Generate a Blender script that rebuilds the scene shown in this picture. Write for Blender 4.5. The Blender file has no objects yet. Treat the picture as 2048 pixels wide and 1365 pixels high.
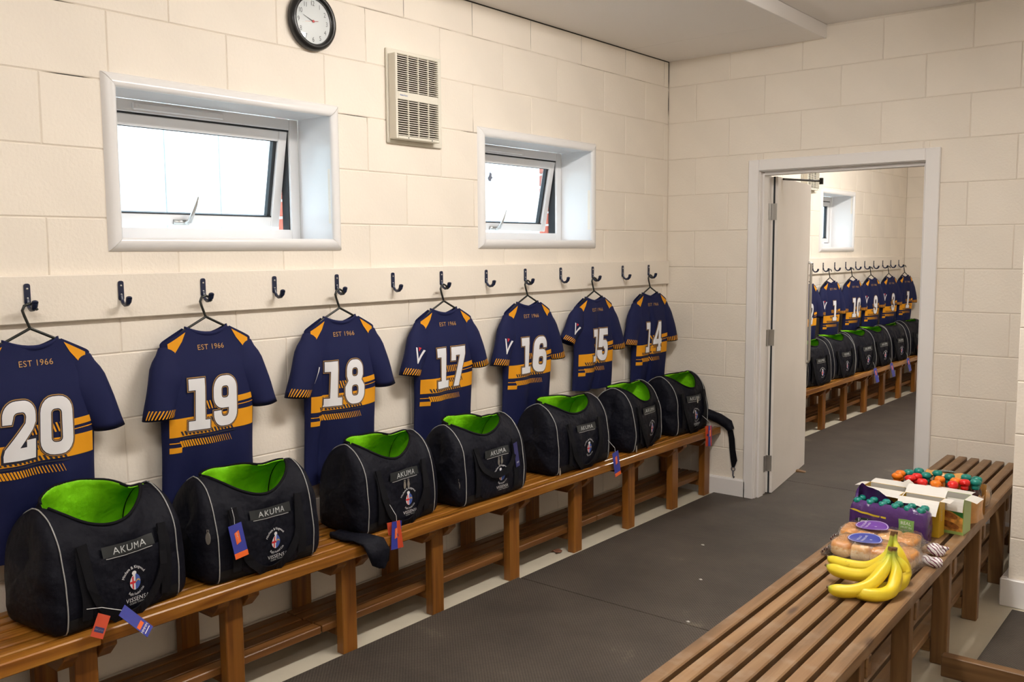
import bpy, bmesh, math, random
from mathutils import Matrix, Vector, noise as mnoise
random.seed(7)
S = bpy.context.scene
COL = S.collection
PI = math.pi

# ------------------------------------------------------------------ camera, world, lights, exposure
cam_d = bpy.data.cameras.new('camera')
cam_d.sensor_width = 36.0
cam_d.lens = 32.29
cam_d.clip_start = 0.05
cam = bpy.data.objects.new('camera', cam_d)
COL.objects.link(cam)
cam.matrix_world = Matrix(((0.773668, -0.056924, 0.631029, 2.9755),
                           (0.633559, 0.079581, -0.769591, 0.0),
                           (-0.006409, 0.995202, 0.097634, 1.5327),
                           (0, 0, 0, 1)))
S.camera = cam
S.view_settings.view_transform = 'Standard'
S.view_settings.look = 'None'
S.view_settings.gamma = 1.0
S.view_settings.use_curve_mapping = False
S.view_settings.exposure = 0.0

w = bpy.data.worlds.new('overcast_sky')
S.world = w
w.use_nodes = True
wbg = w.node_tree.nodes['Background']
wbg.inputs[0].default_value = (0.70, 0.85, 1.0, 1)
wbg.inputs[1].default_value = 8.0

# the room lamps are the diffusers of the ceiling battens built further down, the side one an added fill; their brightness:
LAMP_STRENGTH = {'main': 90.0, 'near': 45.0, 'side': 24.0, 'next': 112.0}
LAMP_COLOUR = (1.0, 0.955, 0.90)

# ------------------------------------------------------------------ materials
def nmat(name):
    m = bpy.data.materials.new(name); m.use_nodes = True
    nt = m.node_tree
    return m, nt, nt.nodes['Principled BSDF']
def simple(name, col, rough=0.5, metal=0.0, bump=0.0, bscale=200.0, var=0.0, vscale=6.0, spec=0.5, coat=0.0):
    m, nt, b = nmat(name)
    b.inputs['Base Color'].default_value = (*col, 1)
    b.inputs['Roughness'].default_value = rough
    b.inputs['Metallic'].default_value = metal
    b.inputs['Specular IOR Level'].default_value = spec
    b.inputs['Coat Weight'].default_value = coat
    tc = nt.nodes.new('ShaderNodeTexCoord')
    if bump > 0:
        n = nt.nodes.new('ShaderNodeTexNoise'); n.inputs['Scale'].default_value = bscale
        n.inputs['Detail'].default_value = 4
        bm = nt.nodes.new('ShaderNodeBump'); bm.inputs['Strength'].default_value = bump
        bm.inputs['Distance'].default_value = 0.004
        nt.links.new(tc.outputs['Object'], n.inputs['Vector'])
        nt.links.new(n.outputs['Fac'], bm.inputs['Height'])
        nt.links.new(bm.outputs['Normal'], b.inputs['Normal'])
    if var > 0:
        n = nt.nodes.new('ShaderNodeTexNoise'); n.inputs['Scale'].default_value = vscale
        n.inputs['Detail'].default_value = 5
        r = nt.nodes.new('ShaderNodeValToRGB')
        r.color_ramp.elements[0].position = 0.3; r.color_ramp.elements[1].position = 0.7
        r.color_ramp.elements[0].color = tuple(c * (1 - var) for c in col) + (1,)
        r.color_ramp.elements[1].color = tuple(min(1, c * (1 + var)) for c in col) + (1,)
        nt.links.new(tc.outputs['Object'], n.inputs['Vector'])
        nt.links.new(n.outputs['Fac'], r.inputs['Fac'])
        nt.links.new(r.outputs['Color'], b.inputs['Base Color'])
    return m

def wood(name, c0, c1, c2, rough, worn=0.0, axis=1):
    """grain along local Y; per-object shift of tone and pattern"""
    m, nt, b = nmat(name); N = nt.nodes; L = nt.links
    tc = N.new('ShaderNodeTexCoord'); oi = N.new('ShaderNodeObjectInfo')
    mp = N.new('ShaderNodeMapping')
    sc = [22, 22, 22]; sc[axis] = 1.3
    mp.inputs['Scale'].default_value = sc
    mu = N.new('ShaderNodeMath'); mu.operation = 'MULTIPLY'; mu.inputs[1].default_value = 37.0
    cb = N.new('ShaderNodeCombineXYZ')
    L.new(oi.outputs['Random'], mu.inputs[0])
    for i in range(3): L.new(mu.outputs[0], cb.inputs[i])
    L.new(cb.outputs[0], mp.inputs['Location'])
    L.new(tc.outputs['Object'], mp.inputs['Vector'])
    n = N.new('ShaderNodeTexNoise'); n.inputs['Scale'].default_value = 1.6; n.inputs['Detail'].default_value = 6
    n.inputs['Distortion'].default_value = 0.6
    L.new(mp.outputs[0], n.inputs['Vector'])
    r = N.new('ShaderNodeValToRGB'); e = r.color_ramp.elements
    e[0].position = 0.30; e[0].color = (*c0, 1); e[1].position = 0.72; e[1].color = (*c2, 1)
    k = e.new(0.5); k.color = (*c1, 1)
    L.new(n.outputs['Fac'], r.inputs['Fac'])
    # knots
    mp2 = N.new('ShaderNodeMapping'); s2 = [9, 9, 9]; s2[axis] = 2.6
    mp2.inputs['Scale'].default_value = s2
    L.new(cb.outputs[0], mp2.inputs['Location']); L.new(tc.outputs['Object'], mp2.inputs['Vector'])
    v = N.new('ShaderNodeTexVoronoi'); v.inputs['Scale'].default_value = 1.0
    L.new(mp2.outputs[0], v.inputs['Vector'])
    kr = N.new('ShaderNodeValToRGB'); ke = kr.color_ramp.elements
    ke[0].position = 0.05; ke[0].color = (0.25, 0.2, 0.2, 1); ke[1].position = 0.13; ke[1].color = (1, 1, 1, 1)
    L.new(v.outputs['Distance'], kr.inputs['Fac'])
    mx = N.new('ShaderNodeMix'); mx.data_type = 'RGBA'; mx.blend_type = 'MULTIPLY'; mx.inputs['Factor'].default_value = 0.8
    L.new(r.outputs['Color'], mx.inputs['A']); L.new(kr.outputs['Color'], mx.inputs['B'])
    hs = N.new('ShaderNodeHueSaturation')
    mr = N.new('ShaderNodeMapRange'); mr.inputs['To Min'].default_value = 0.82; mr.inputs['To Max'].default_value = 1.15
    L.new(oi.outputs['Random'], mr.inputs['Value']); L.new(mr.outputs[0], hs.inputs['Value'])
    L.new(mx.outputs['Result'], hs.inputs['Color'])
    out = hs.outputs['Color']
    if worn > 0:
        n3 = N.new('ShaderNodeTexNoise'); n3.inputs['Scale'].default_value = 14; n3.inputs['Detail'].default_value = 7
        L.new(tc.outputs['Object'], n3.inputs['Vector'])
        wr = N.new('ShaderNodeValToRGB'); wr.color_ramp.elements[0].position = 0.52; wr.color_ramp.elements[1].position = 0.72
        wr.color_ramp.elements[1].color = (worn, worn, worn, 1)
        L.new(n3.outputs['Fac'], wr.inputs['Fac'])
        m2 = N.new('ShaderNodeMix'); m2.data_type = 'RGBA'
        m2.inputs['B'].default_value = (0.36, 0.27, 0.19, 1)
        L.new(wr.outputs['Color'], m2.inputs['Factor']); L.new(out, m2.inputs['A'])
        out = m2.outputs['Result']
    L.new(out, b.inputs['Base Color'])
    b.inputs['Roughness'].default_value = rough
    bp = N.new('ShaderNodeBump'); bp.inputs['Strength'].default_value = 0.15; bp.inputs['Distance'].default_value = 0.002
    L.new(n.outputs['Fac'], bp.inputs['Height']); L.new(bp.outputs['Normal'], b.inputs['Normal'])
    return m

M = {}
C0, CP, LL = 2.5484, 0.225, 5.205   # top block course, course height, depth of the far wall
M['block'] = simple('cream_painted_block', (0.86, 0.785, 0.685), 0.6, bump=0.35, bscale=90, var=0.035, vscale=2.2)
def mortar_mat():
    m, nt, b = nmat('mouldy_mortar'); N = nt.nodes; L = nt.links
    tc = N.new('ShaderNodeTexCoord'); sp = N.new('ShaderNodeSeparateXYZ'); L.new(tc.outputs['Object'], sp.inputs[0])
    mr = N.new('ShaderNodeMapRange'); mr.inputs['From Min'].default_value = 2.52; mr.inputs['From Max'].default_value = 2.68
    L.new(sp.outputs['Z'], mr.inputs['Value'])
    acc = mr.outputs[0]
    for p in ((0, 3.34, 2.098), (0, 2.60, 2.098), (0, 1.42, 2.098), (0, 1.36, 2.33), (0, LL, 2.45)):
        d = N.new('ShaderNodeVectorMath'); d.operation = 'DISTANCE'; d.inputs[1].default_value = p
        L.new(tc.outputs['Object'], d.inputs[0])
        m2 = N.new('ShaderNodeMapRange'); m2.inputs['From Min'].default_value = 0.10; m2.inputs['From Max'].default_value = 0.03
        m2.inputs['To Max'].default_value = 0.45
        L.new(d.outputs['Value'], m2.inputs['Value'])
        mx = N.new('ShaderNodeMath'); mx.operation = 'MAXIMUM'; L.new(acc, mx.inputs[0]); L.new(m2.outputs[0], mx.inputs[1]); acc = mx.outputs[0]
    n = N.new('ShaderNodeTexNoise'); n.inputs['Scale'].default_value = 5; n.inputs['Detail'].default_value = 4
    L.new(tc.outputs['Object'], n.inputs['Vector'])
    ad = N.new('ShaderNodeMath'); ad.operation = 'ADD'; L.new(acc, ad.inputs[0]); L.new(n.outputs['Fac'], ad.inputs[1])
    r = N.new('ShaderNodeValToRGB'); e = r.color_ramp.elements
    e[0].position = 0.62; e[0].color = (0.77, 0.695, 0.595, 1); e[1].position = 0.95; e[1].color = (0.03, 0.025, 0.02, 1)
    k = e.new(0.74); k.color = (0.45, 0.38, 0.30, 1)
    L.new(ad.outputs[0], r.inputs['Fac']); L.new(r.outputs['Color'], b.inputs['Base Color'])
    b.inputs['Roughness'].default_value = 0.8
    return m
M['mould'] = mortar_mat()
M['mortar'] = simple('cream_painted_mortar', (0.77, 0.695, 0.595), 0.8, var=0.08, vscale=3)
M['ceiling'] = simple('ceiling_paint', (0.90, 0.86, 0.83), 0.7, bump=0.05, bscale=60)
M['white'] = simple('white_gloss_paint', (0.86, 0.83, 0.81), 0.35, bump=0.05, bscale=40)
M['upvc'] = simple('white_upvc', (0.83, 0.82, 0.82), 0.2)
M['gasket'] = simple('black_gasket', (0.015, 0.018, 0.022), 0.6)
M['floor'] = simple('cream_vinyl_floor', (0.62, 0.56, 0.44), 0.45, var=0.05, vscale=8)
M['skirting'] = simple('skirting_paint', (0.76, 0.70, 0.60), 0.4)
M['bench'] = wood('varnished_pine', (0.1663, 0.0519, 0.0065), (0.2930, 0.1112, 0.0142), (0.3960, 0.1743, 0.0272), 0.26)
M['bench_z'] = wood('varnished_pine_upright', (0.1346, 0.0415, 0.0065), (0.2297, 0.0830, 0.0117), (0.3010, 0.1224, 0.0207), 0.32, axis=2)
M['bench_x'] = wood('varnished_pine_cross', (0.1346, 0.0415, 0.0065), (0.2297, 0.0830, 0.0117), (0.3010, 0.1224, 0.0207), 0.35, axis=0)
M['shelf'] = wood('dark_pine_shelf', (0.1030, 0.0371, 0.0077), (0.1663, 0.0653, 0.0142), (0.2297, 0.0964, 0.0259), 0.4)
M['cbench'] = wood('worn_pine', (0.1632, 0.0851, 0.0343), (0.2491, 0.1336, 0.0571), (0.3263, 0.1903, 0.0891), 0.5, worn=0.45)
M['cbench_z'] = wood('worn_pine_upright', (0.1289, 0.0608, 0.0200), (0.1889, 0.0931, 0.0320), (0.2491, 0.1336, 0.0499), 0.5, axis=2)
M['cbench_x'] = wood('worn_pine_cross', (0.1289, 0.0608, 0.0200), (0.1889, 0.0931, 0.0320), (0.2491, 0.1336, 0.0499), 0.5, axis=0)
M['hook'] = simple('navy_enamel', (0.012, 0.018, 0.05), 0.25)
M['steel'] = simple('brushed_steel', (0.55, 0.54, 0.52), 0.3, metal=1.0)
M['silver'] = simple('silver_pull', (0.62, 0.60, 0.56), 0.35, metal=0.85)
M['black'] = simple('black_plastic', (0.012, 0.012, 0.012), 0.3)
M['hanger'] = simple('black_hanger_wire', (0.012, 0.014, 0.012), 0.35)
def mat_rubber():
    m, nt, b = nmat('ribbed_rubber'); N = nt.nodes; L = nt.links
    tc = N.new('ShaderNodeTexCoord')
    mp = N.new('ShaderNodeMapping'); mp.inputs['Scale'].default_value = (95, 95, 95); mp.inputs['Rotation'].default_value = (0, 0, 0.785)
    L.new(tc.outputs['Object'], mp.inputs['Vector'])
    v = N.new('ShaderNodeTexVoronoi'); v.inputs['Scale'].default_value = 1.0; v.inputs['Randomness'].default_value = 0.1
    L.new(mp.outputs[0], v.inputs['Vector'])
    n = N.new('ShaderNodeTexNoise'); n.inputs['Scale'].default_value = 2.2; n.inputs['Detail'].default_value = 8; n.inputs['Roughness'].default_value = 0.65
    L.new(tc.outputs['Object'], n.inputs['Vector'])
    r = N.new('ShaderNodeValToRGB'); e = r.color_ramp.elements
    e[0].position = 0.35; e[0].color = (0.045, 0.035, 0.027, 1); e[1].position = 0.62; e[1].color = (0.078, 0.062, 0.048, 1)
    k = e.new(0.71); k.color = (0.16, 0.13, 0.095, 1)
    L.new(n.outputs['Fac'], r.inputs['Fac'])
    vr = N.new('ShaderNodeValToRGB'); ve = vr.color_ramp.elements
    ve[0].position = 0.2; ve[0].color = (1.25, 1.25, 1.25, 1); ve[1].position = 0.62; ve[1].color = (0.45, 0.45, 0.45, 1)
    L.new(v.outputs['Distance'], vr.inputs['Fac'])
    mx = N.new('ShaderNodeMix'); mx.data_type = 'RGBA'; mx.blend_type = 'MULTIPLY'; mx.inputs['Factor'].default_value = 1.0
    L.new(r.outputs['Color'], mx.inputs['A']); L.new(vr.outputs['Color'], mx.inputs['B'])
    L.new(mx.outputs['Result'], b.inputs['Base Color'])
    b.inputs['Roughness'].default_value = 0.62
    bp = N.new('ShaderNodeBump'); bp.invert = True; bp.inputs['Strength'].default_value = 0.5; bp.inputs['Distance'].default_value = 0.003
    L.new(v.outputs['Distance'], bp.inputs['Height']); L.new(bp.outputs['Normal'], b.inputs['Normal'])
    return m
M['mat'] = mat_rubber()
def glass(name, col=(1, 1, 1), rough=0.02, alpha=0.12):
    m, nt, b = nmat(name); N = nt.nodes; L = nt.links
    tr = N.new('ShaderNodeBsdfTransparent'); tr.inputs[0].default_value = (*col, 1)
    gl = N.new('ShaderNodeBsdfGlossy'); gl.inputs['Roughness'].default_value = rough
    fr = N.new('ShaderNodeLayerWeight'); fr.inputs['Blend'].default_value = 0.35
    mr = N.new('ShaderNodeMapRange'); mr.inputs['To Min'].default_value = alpha * 0.4; mr.inputs['To Max'].default_value = min(1, alpha * 4)
    L.new(fr.outputs['Facing'], mr.inputs['Value'])
    mx = N.new('ShaderNodeMixShader'); L.new(mr.outputs[0], mx.inputs[0]); L.new(tr.outputs[0], mx.inputs[1]); L.new(gl.outputs[0], mx.inputs[2])
    L.new(mx.outputs[0], N['Material Output'].inputs['Surface'])
    return m
M['glass'] = glass('window_glass', (0.95, 0.98, 0.98), 0.02, 0.10)
M['film'] = glass('clear_film', (0.985, 0.985, 0.985), 0.10, 0.13)
_nt = M['film'].node_tree
_n = _nt.nodes.new('ShaderNodeTexNoise'); _n.inputs['Scale'].default_value = 38; _n.inputs['Detail'].default_value = 3; _n.inputs['Distortion'].default_value = 1.5
_tc = _nt.nodes.new('ShaderNodeTexCoord'); _bp = _nt.nodes.new('ShaderNodeBump'); _bp.inputs['Strength'].default_value = 0.9; _bp.inputs['Distance'].default_value = 0.012
_nt.links.new(_tc.outputs['Object'], _n.inputs['Vector']); _nt.links.new(_n.outputs['Fac'], _bp.inputs['Height'])
for _x in _nt.nodes:
    if _x.type in ('BSDF_GLOSSY', 'LAYER_WEIGHT'): _nt.links.new(_bp.outputs['Normal'], _x.inputs['Normal'])

# ------------------------------------------------------------------ helpers
def link(o, parent=None):
    COL.objects.link(o)
    if parent is not None: o.parent = parent
    return o
class MB:
    def __init__(s): s.v = []; s.f = []; s.uv = None
    def box(s, x0, x1, y0, y1, z0, z1):
        i = len(s.v)
        s.v += [(x0, y0, z0), (x1, y0, z0), (x1, y1, z0), (x0, y1, z0), (x0, y0, z1), (x1, y0, z1), (x1, y1, z1), (x0, y1, z1)]
        s.f += [(i, i+3, i+2, i+1), (i+4, i+5, i+6, i+7), (i, i+1, i+5, i+4), (i+1, i+2, i+6, i+5), (i+2, i+3, i+7, i+6), (i+3, i, i+4, i+7)]
        return s
    def quad(s, a, b, c, d):
        i = len(s.v); s.v += [a, b, c, d]; s.f.append((i, i+1, i+2, i+3)); return s
    def prism(s, poly, axis, a, b):
        """extrude a 2D polygon along an axis (0,1,2); poly coords are the other two axes in order"""
        n = len(poly); i = len(s.v)
        def P(p, t):
            q = [p[0], p[1]]; q.insert(axis, t); return tuple(q)
        s.v += [P(p, a) for p in poly] + [P(p, b) for p in poly]
        for k in range(n):
            j = (k + 1) % n
            s.f.append((i+k, i+j, i+n+j, i+n+k))
        s.f.append(tuple(i + k for k in range(n))[::-1]); s.f.append(tuple(i + n + k for k in range(n)))
        return s
    def grid(s, pts, closed=False):
        """pts[r][c] -> quads"""
        i = len(s.v); R = len(pts); C = len(pts[0])
        for row in pts: s.v += [tuple(p) for p in row]
        for r in range(R - 1):
            for c in range(C if closed else C - 1):
                d = (c + 1) % C
                s.f.append((i + r*C + c, i + r*C + d, i + (r+1)*C + d, i + (r+1)*C + c))
        return s
    def fan(s, loop, centre):
        i = len(s.v); n = len(loop); s.v += [tuple(p) for p in loop] + [tuple(centre)]
        for k in range(n): s.f.append((i + k, i + (k+1) % n, i + n))
        return s
    def tube(s, path, r, seg=8, closed=False, caps=True, flat=1.0):
        """sweep a circle along a list of points; r number or list"""
        P = [Vector(p) for p in path]; n = len(P); rows = []
        up = None
        for k in range(n):
            a = P[(k-1) % n] if (closed or k > 0) else P[k]
            b = P[(k+1) % n] if (closed or k < n-1) else P[k]
            t = (b - a).normalized()
            if up is None:
                up = Vector((0, 0, 1)) if abs(t.z) < 0.9 else Vector((1, 0, 0))
            s1 = t.cross(up).normalized(); s2 = s1.cross(t).normalized(); up = s2
            rr = r[k] if isinstance(r, (list, tuple)) else r
            rows.append([P[k] + s1*rr*math.cos(2*PI*q/seg) + s2*rr*flat*math.sin(2*PI*q/seg) for q in range(seg)])
        if closed: rows.append(rows[0])
        s.grid(rows, True)
        if caps and not closed:
            s.fan(rows[0][::-1], P[0]); s.fan(rows[-1], P[-1])
        return s
    def lathe(s, prof, seg=24, axis='z', centre=(0, 0, 0)):
        """prof: list of (radius, height)"""
        rows = []
        for (r, h) in prof:
            row = []
            for q in range(seg):
                a = 2*PI*q/seg
                if axis == 'z': p = (r*math.cos(a), r*math.sin(a), h)
                elif axis == 'x': p = (h, r*math.cos(a), r*math.sin(a))
                else: p = (r*math.cos(a), h, r*math.sin(a))
                row.append((p[0]+centre[0], p[1]+centre[1], p[2]+centre[2]))
            rows.append(row)
        return s.grid(rows, True)
    def mesh(s, name, mat, smooth=False, bevel=0, merge=0):
        me = bpy.data.meshes.new(name)
        me.from_pydata(s.v, [], s.f); me.update()
        if bevel or merge:
            bm = bmesh.new(); bm.from_mesh(me)
            if merge: bmesh.ops.remove_doubles(bm, verts=bm.verts, dist=merge)
            if bevel: bmesh.ops.bevel(bm, geom=bm.edges[:], offset=bevel, segments=1, affect='EDGES', clamp_overlap=True)
            bmesh.ops.recalc_face_normals(bm, faces=bm.faces)
            bm.to_mesh(me); bm.free()
        me.materials.append(mat)
        if smooth:
            for p in me.polygons: p.use_smooth = True
        return me
    def obj(s, name, mat, parent=None, smooth=False, bevel=0, merge=0, loc=None):
        o = bpy.data.objects.new(name, s.mesh(name, mat, smooth, bevel, merge))
        if loc: o.location = loc
        return link(o, parent)
def thing(name, label, cat, loc=(0, 0, 0), rz=0.0, group=None):
    o = bpy.data.objects.new(name, None); COL.objects.link(o)
    o.location = loc; o.rotation_euler = (0, 0, rz); o.empty_display_size = 0.05
    o['label'] = label; o['category'] = cat
    if group: o['group'] = group
    return o
def tag(o, label, cat, group=None):
    o['label'] = label; o['category'] = cat
    if group: o['group'] = group
    return o
def struct(o): o['kind'] = 'structure'; return o
def copy_tree(o, parent=None):
    c = o.copy(); COL.objects.link(c)
    if parent is not None: c.parent = parent
    for ch in list(o.children): copy_tree(ch, c)
    return c
def beam(name, mat, parent, x0, x1, y0, y1, z0, z1, bevel=0.004):
    """a timber with its own origin at its centre"""
    cx, cy, cz = (x0+x1)/2, (y0+y1)/2, (z0+z1)/2
    return MB().box(x0-cx, x1-cx, y0-cy, y1-cy, z0-cz, z1-cz).obj(name, mat, parent, bevel=bevel, loc=(cx, cy, cz))

# ---- flat print: polygons or text in 2D, cut fine and wrapped over a surface function
def arc(cx, cy, rx, ry, a0, a1, n=7):
    return [(cx + rx*math.cos(math.radians(a0 + (a1-a0)*k/n)), cy + ry*math.sin(math.radians(a0 + (a1-a0)*k/n))) for k in range(n+1)]
def rrect(x0, x1, y0, y1, r, n=5):
    return arc(x1-r, y1-r, r, r, 0, 90, n) + arc(x0+r, y1-r, r, r, 90, 180, n) + arc(x0+r, y0+r, r, r, 180, 270, n) + arc(x1-r, y0+r, r, r, 270, 360, n)
_src_cache = {}
def curve_mesh(splines, offset=0.0):
    cu = bpy.data.curves.new('outline', 'CURVE'); cu.dimensions = '2D'; cu.fill_mode = 'FRONT'; cu.offset = offset
    for pts in splines:
        sp = cu.splines.new('POLY'); sp.points.add(len(pts) - 1); sp.use_cyclic_u = True
        for k, p in enumerate(pts): sp.points[k].co = (p[0], p[1], 0, 1)
    return _conv(cu)
def text_mesh(txt, size=1.0, spacing=1.0, offset=0.0, shear=0.0):
    cu = bpy.data.curves.new('lettering', 'FONT'); cu.body = txt; cu.size = size; cu.fill_mode = 'FRONT'
    cu.align_x = 'CENTER'; cu.space_character = spacing; cu.offset = offset; cu.resolution_u = 3; cu.shear = shear
    return _conv(cu)
def _conv(cu):
    o = bpy.data.objects.new('outline', cu); COL.objects.link(o)
    dg = bpy.context.evaluated_depsgraph_get(); dg.update()
    me = bpy.data.meshes.new_from_object(o.evaluated_get(dg))
    V = [(v.co.x, v.co.y) for v in me.vertices]; F = [tuple(p.vertices) for p in me.polygons]
    bpy.data.objects.remove(o); bpy.data.curves.remove(cu); bpy.data.meshes.remove(me)
    return V, F
def polys(*pl):
    V = []; F = []
    for p in pl:
        i = len(V); V += list(p); F.append(tuple(range(i, i + len(p))))
    return V, F
def place(src, u=0, v=0, su=1.0, sv=None, rot=0.0):
    sv = su if sv is None else sv
    c, s_ = math.cos(rot), math.sin(rot)
    return [(u + (x*su)*c - (y*sv)*s_, v + (x*su)*s_ + (y*sv)*c) for x, y in src[0]], src[1]
def merge_src(*srcs):
    V = []; F = []
    for a, b in srcs:
        i = len(V); V += a; F += [tuple(k + i for k in f) for f in b]
    return V, F
def decal(name, src, surf, eps, mat, parent, cu=0.02, cv=0.04, smooth=True):
    V, F = src
    bm = bmesh.new()
    vs = [bm.verts.new((x, y, 0)) for x, y in V]
    for f in F:
        try: bm.faces.new([vs[k] for k in f])
        except ValueError: pass
    for ax, st in ((0, cu), (1, cv)):
        if not st: continue
        lo = min(p[ax] for p in V); hi = max(p[ax] for p in V)
        k = math.floor(lo/st) + 1
        while k*st < hi:
            co = [0, 0, 0]; co[ax] = k*st; no = [0, 0, 0]; no[ax] = 1
            bmesh.ops.bisect_plane(bm, geom=bm.verts[:] + bm.edges[:] + bm.faces[:], plane_co=co, plane_no=no, dist=1e-6)
            k += 1
    for v in bm.verts: v.co = surf(v.co.x, v.co.y, eps)
    me = bpy.data.meshes.new(name); bm.to_mesh(me); bm.free()
    me.materials.append(mat)
    if smooth:
        for p in me.polygons: p.use_smooth = True
    o = bpy.data.objects.new(name, me)
    return link(o, parent)

# ------------------------------------------------------------------ block walls
_blk = {}
def block_mesh(wd, ht, mat):
    key = (round(wd, 3), round(ht, 3), mat.name)
    if key not in _blk:
        a, b, i = wd/2, ht/2, 0.003
        m = MB()
        outer = [(-0.002, -a, -b), (-0.002, a, -b), (-0.002, a, b), (-0.002, -a, b)]
        inner = [(0, -a+i, -b+i), (0, a-i, -b+i), (0, a-i, b-i), (0, -a+i, b-i)]
        back = [(-0.02, y, z) for (_, y, z) in outer]
        m.grid([back, outer, inner], True); k = len(m.v); m.v += inner; m.f.append((k, k+1, k+2, k+3))
        _blk[key] = m.mesh('block', mat)
    return _blk[key]
def subtract(rect, holes):
    rs = [rect]
    for (a, b, c, d) in holes:
        out = []
        for (y0, y1, z0, z1) in rs:
            if b <= y0 or a >= y1 or d <= z0 or c >= z1: out.append((y0, y1, z0, z1)); continue
            if z0 < c: out.append((y0, y1, z0, c))
            if z1 > d: out.append((y0, y1, d, z1))
            zz0, zz1 = max(z0, c), min(z1, d)
            if y0 < a: out.append((y0, a, zz0, zz1))
            if y1 > b: out.append((b, y1, zz0, zz1))
        rs = out
    return rs
def block_wall(name, loc, rz, y0, y1, z1, holes=(), j0=0.0, pitch=0.45, thick=0.22, mat='block', yb=None, z0=0.0, gap=0.0034, mort='mortar', ztop=None):
    m = MB()
    for (a, b, c, d) in subtract((y0, y1, z0, z1), [(p-0.013, q+0.013, r-0.013, t+0.013) for p, q, r, t in holes]): m.box(-thick, -0.003, a, b, c, d)
    wl = m.obj(name, M[mort], None); wl.location = loc; wl.rotation_euler = (0, 0, rz); struct(wl)
    yb = yb or (y0, y1)
    g = gap/2
    k = -1
    while True:
        zt, zb = C0 - CP*(k), C0 - CP*(k+1)
        if zt <= z0: break
        zt_, zb_ = min(zt - g, (ztop or z1) - 0.006), max(zb + g, z0 + 0.002)
        off = j0 + (0.0 if k % 2 else pitch/2)
        n = math.floor((yb[0] - off)/pitch)
        while off + n*pitch < yb[1]:
            a, b = off + n*pitch + g, off + (n+1)*pitch - g
            a, b = max(a, yb[0]), min(b, yb[1]); n += 1
            if b - a < 0.03 or zt_ - zb_ < 0.03: continue
            for (r, s_, p, q) in subtract((zb_, zt_, a, b), [(h[2], h[3], h[0], h[1]) for h in holes]):
                if q - p < 0.02 or s_ - r < 0.02: continue
                o = bpy.data.objects.new('block', block_mesh(q-p, s_-r, M[mat]))
                o.location = (0, (p+q)/2, (r+s_)/2)
                o.rotation_euler = (0, 0, random.uniform(-.002, .002)); link(o, wl)
        k += 1
    return wl
WIN1 = (1.563, 2.470, 1.582, 2.084)
WIN2 = (3.416, 4.337, 1.587, 2.089)
DOOR = (0.600, 1.565, 0.0, 2.010)
block_wall('wall_left', (0, 0, 0), 0, -3.0, LL + 0.14, 2.83, [WIN1, WIN2], j0=3.349, yb=(-1.0, LL - 0.008), mort='mould', ztop=2.709)
block_wall('wall_far', (0, LL, 0), -PI/2, -0.02, 5.2, 2.83, [DOOR], j0=0.19 + 0.224, pitch=0.448, thick=0.14, yb=(0.0, 2.7))
block_wall('wall_pier', (0, 4.306, 0), -PI/2, 2.192, 5.2, 2.83, [], j0=2.192, thick=0.88, yb=(2.192, 4.0))
struct(MB().box(4.6, 4.72, -3.0, LL, 0, 2.83).obj('wall_right', M['block']))
struct(MB().box(-0.2, 4.72, -3.12, -3.0, 0, 2.83).obj('wall_back', M['block']))
struct(MB().box(-0.5, 4.8, -3.2, 11.1, 2.83, 2.95).obj('roof_slab', M['ceiling']))
# floor, mats
struct(MB().box(-0.4, 4.7, -3.1, 11.2, -0.1, 0.0).obj('floor', M['floor']))
def rubber(y0, y1, x0, x1, label, rz=0.0):
    o = MB().box(x0, x1, y0, y1, 0.0005, 0.010).obj('rubber_mat', M['mat'], bevel=0.002)
    return tag(o, label, 'mat')
rubber(-2.5, 3.243, 0.345, 1.745, 'nearer brown studded rubber mat between the two benches')
rubber(3.247, 5.75, 0.357, 1.66, 'farther brown studded rubber mat running up to the doorway')
rubber(-2.5, 4.24, 2.225, 3.6, 'dark studded rubber mat at right, beyond the worn slatted bench')
rubber(5.754, 10.8, 0.142, 2.2, 'brown studded rubber mat on the floor of the next room')
# ceiling: a low soffit along the window wall, then a step up
sof = MB()
for a, b in ((-3.0, -1.2), (-1.196, 1.7), (1.704, 4.73), (4.734, LL)):
    pass
cl = struct(MB().box(0.997, 4.6, -3.0, LL, 2.782, 2.83).obj('ceiling', M['ceiling']))
for a, b in ((-3.0, -1.2), (-1.197, 1.7), (1.703, 4.728), (4.731, LL)):
    MB().box(0.0, 0.985, a, b, 2.708, 2.781).obj('soffit_panel', M['ceiling'], cl, bevel=0.001)
struct(MB().box(0.985, 0.999, -3.0, LL, 2.706, 2.781).obj('trim_1', M['white'], bevel=0.002))
# skirtings
struct(MB().prism([(0.0, 0.0), (0.018, 0.0), (0.018, 0.085), (0.010, 0.10), (0.0, 0.10)], 1, -3.0, LL).obj('baseboard_left', M['skirting']))
def along_x(name, x0, x1, y, h, d):
    return struct(MB().prism([(y - d, 0.0), (y, 0.0), (y, h), (y - d + 0.006, h), (y - d, h - 0.01)], 0, x0, x1).obj(name, M['white']))
along_x('baseboard_far', 0.018, 0.563, LL, 0.117, 0.018)
along_x('baseboard_far', 1.629, 2.192, LL, 0.117, 0.018)
o = struct(MB().box(2.165, 4.6, 4.282, 4.305, 0, 0.122).box(2.165, 2.191, 4.3055, LL - 0.02, 0, 0.122).obj('baseboard_pier', M['white'], bevel=0.004))

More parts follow.
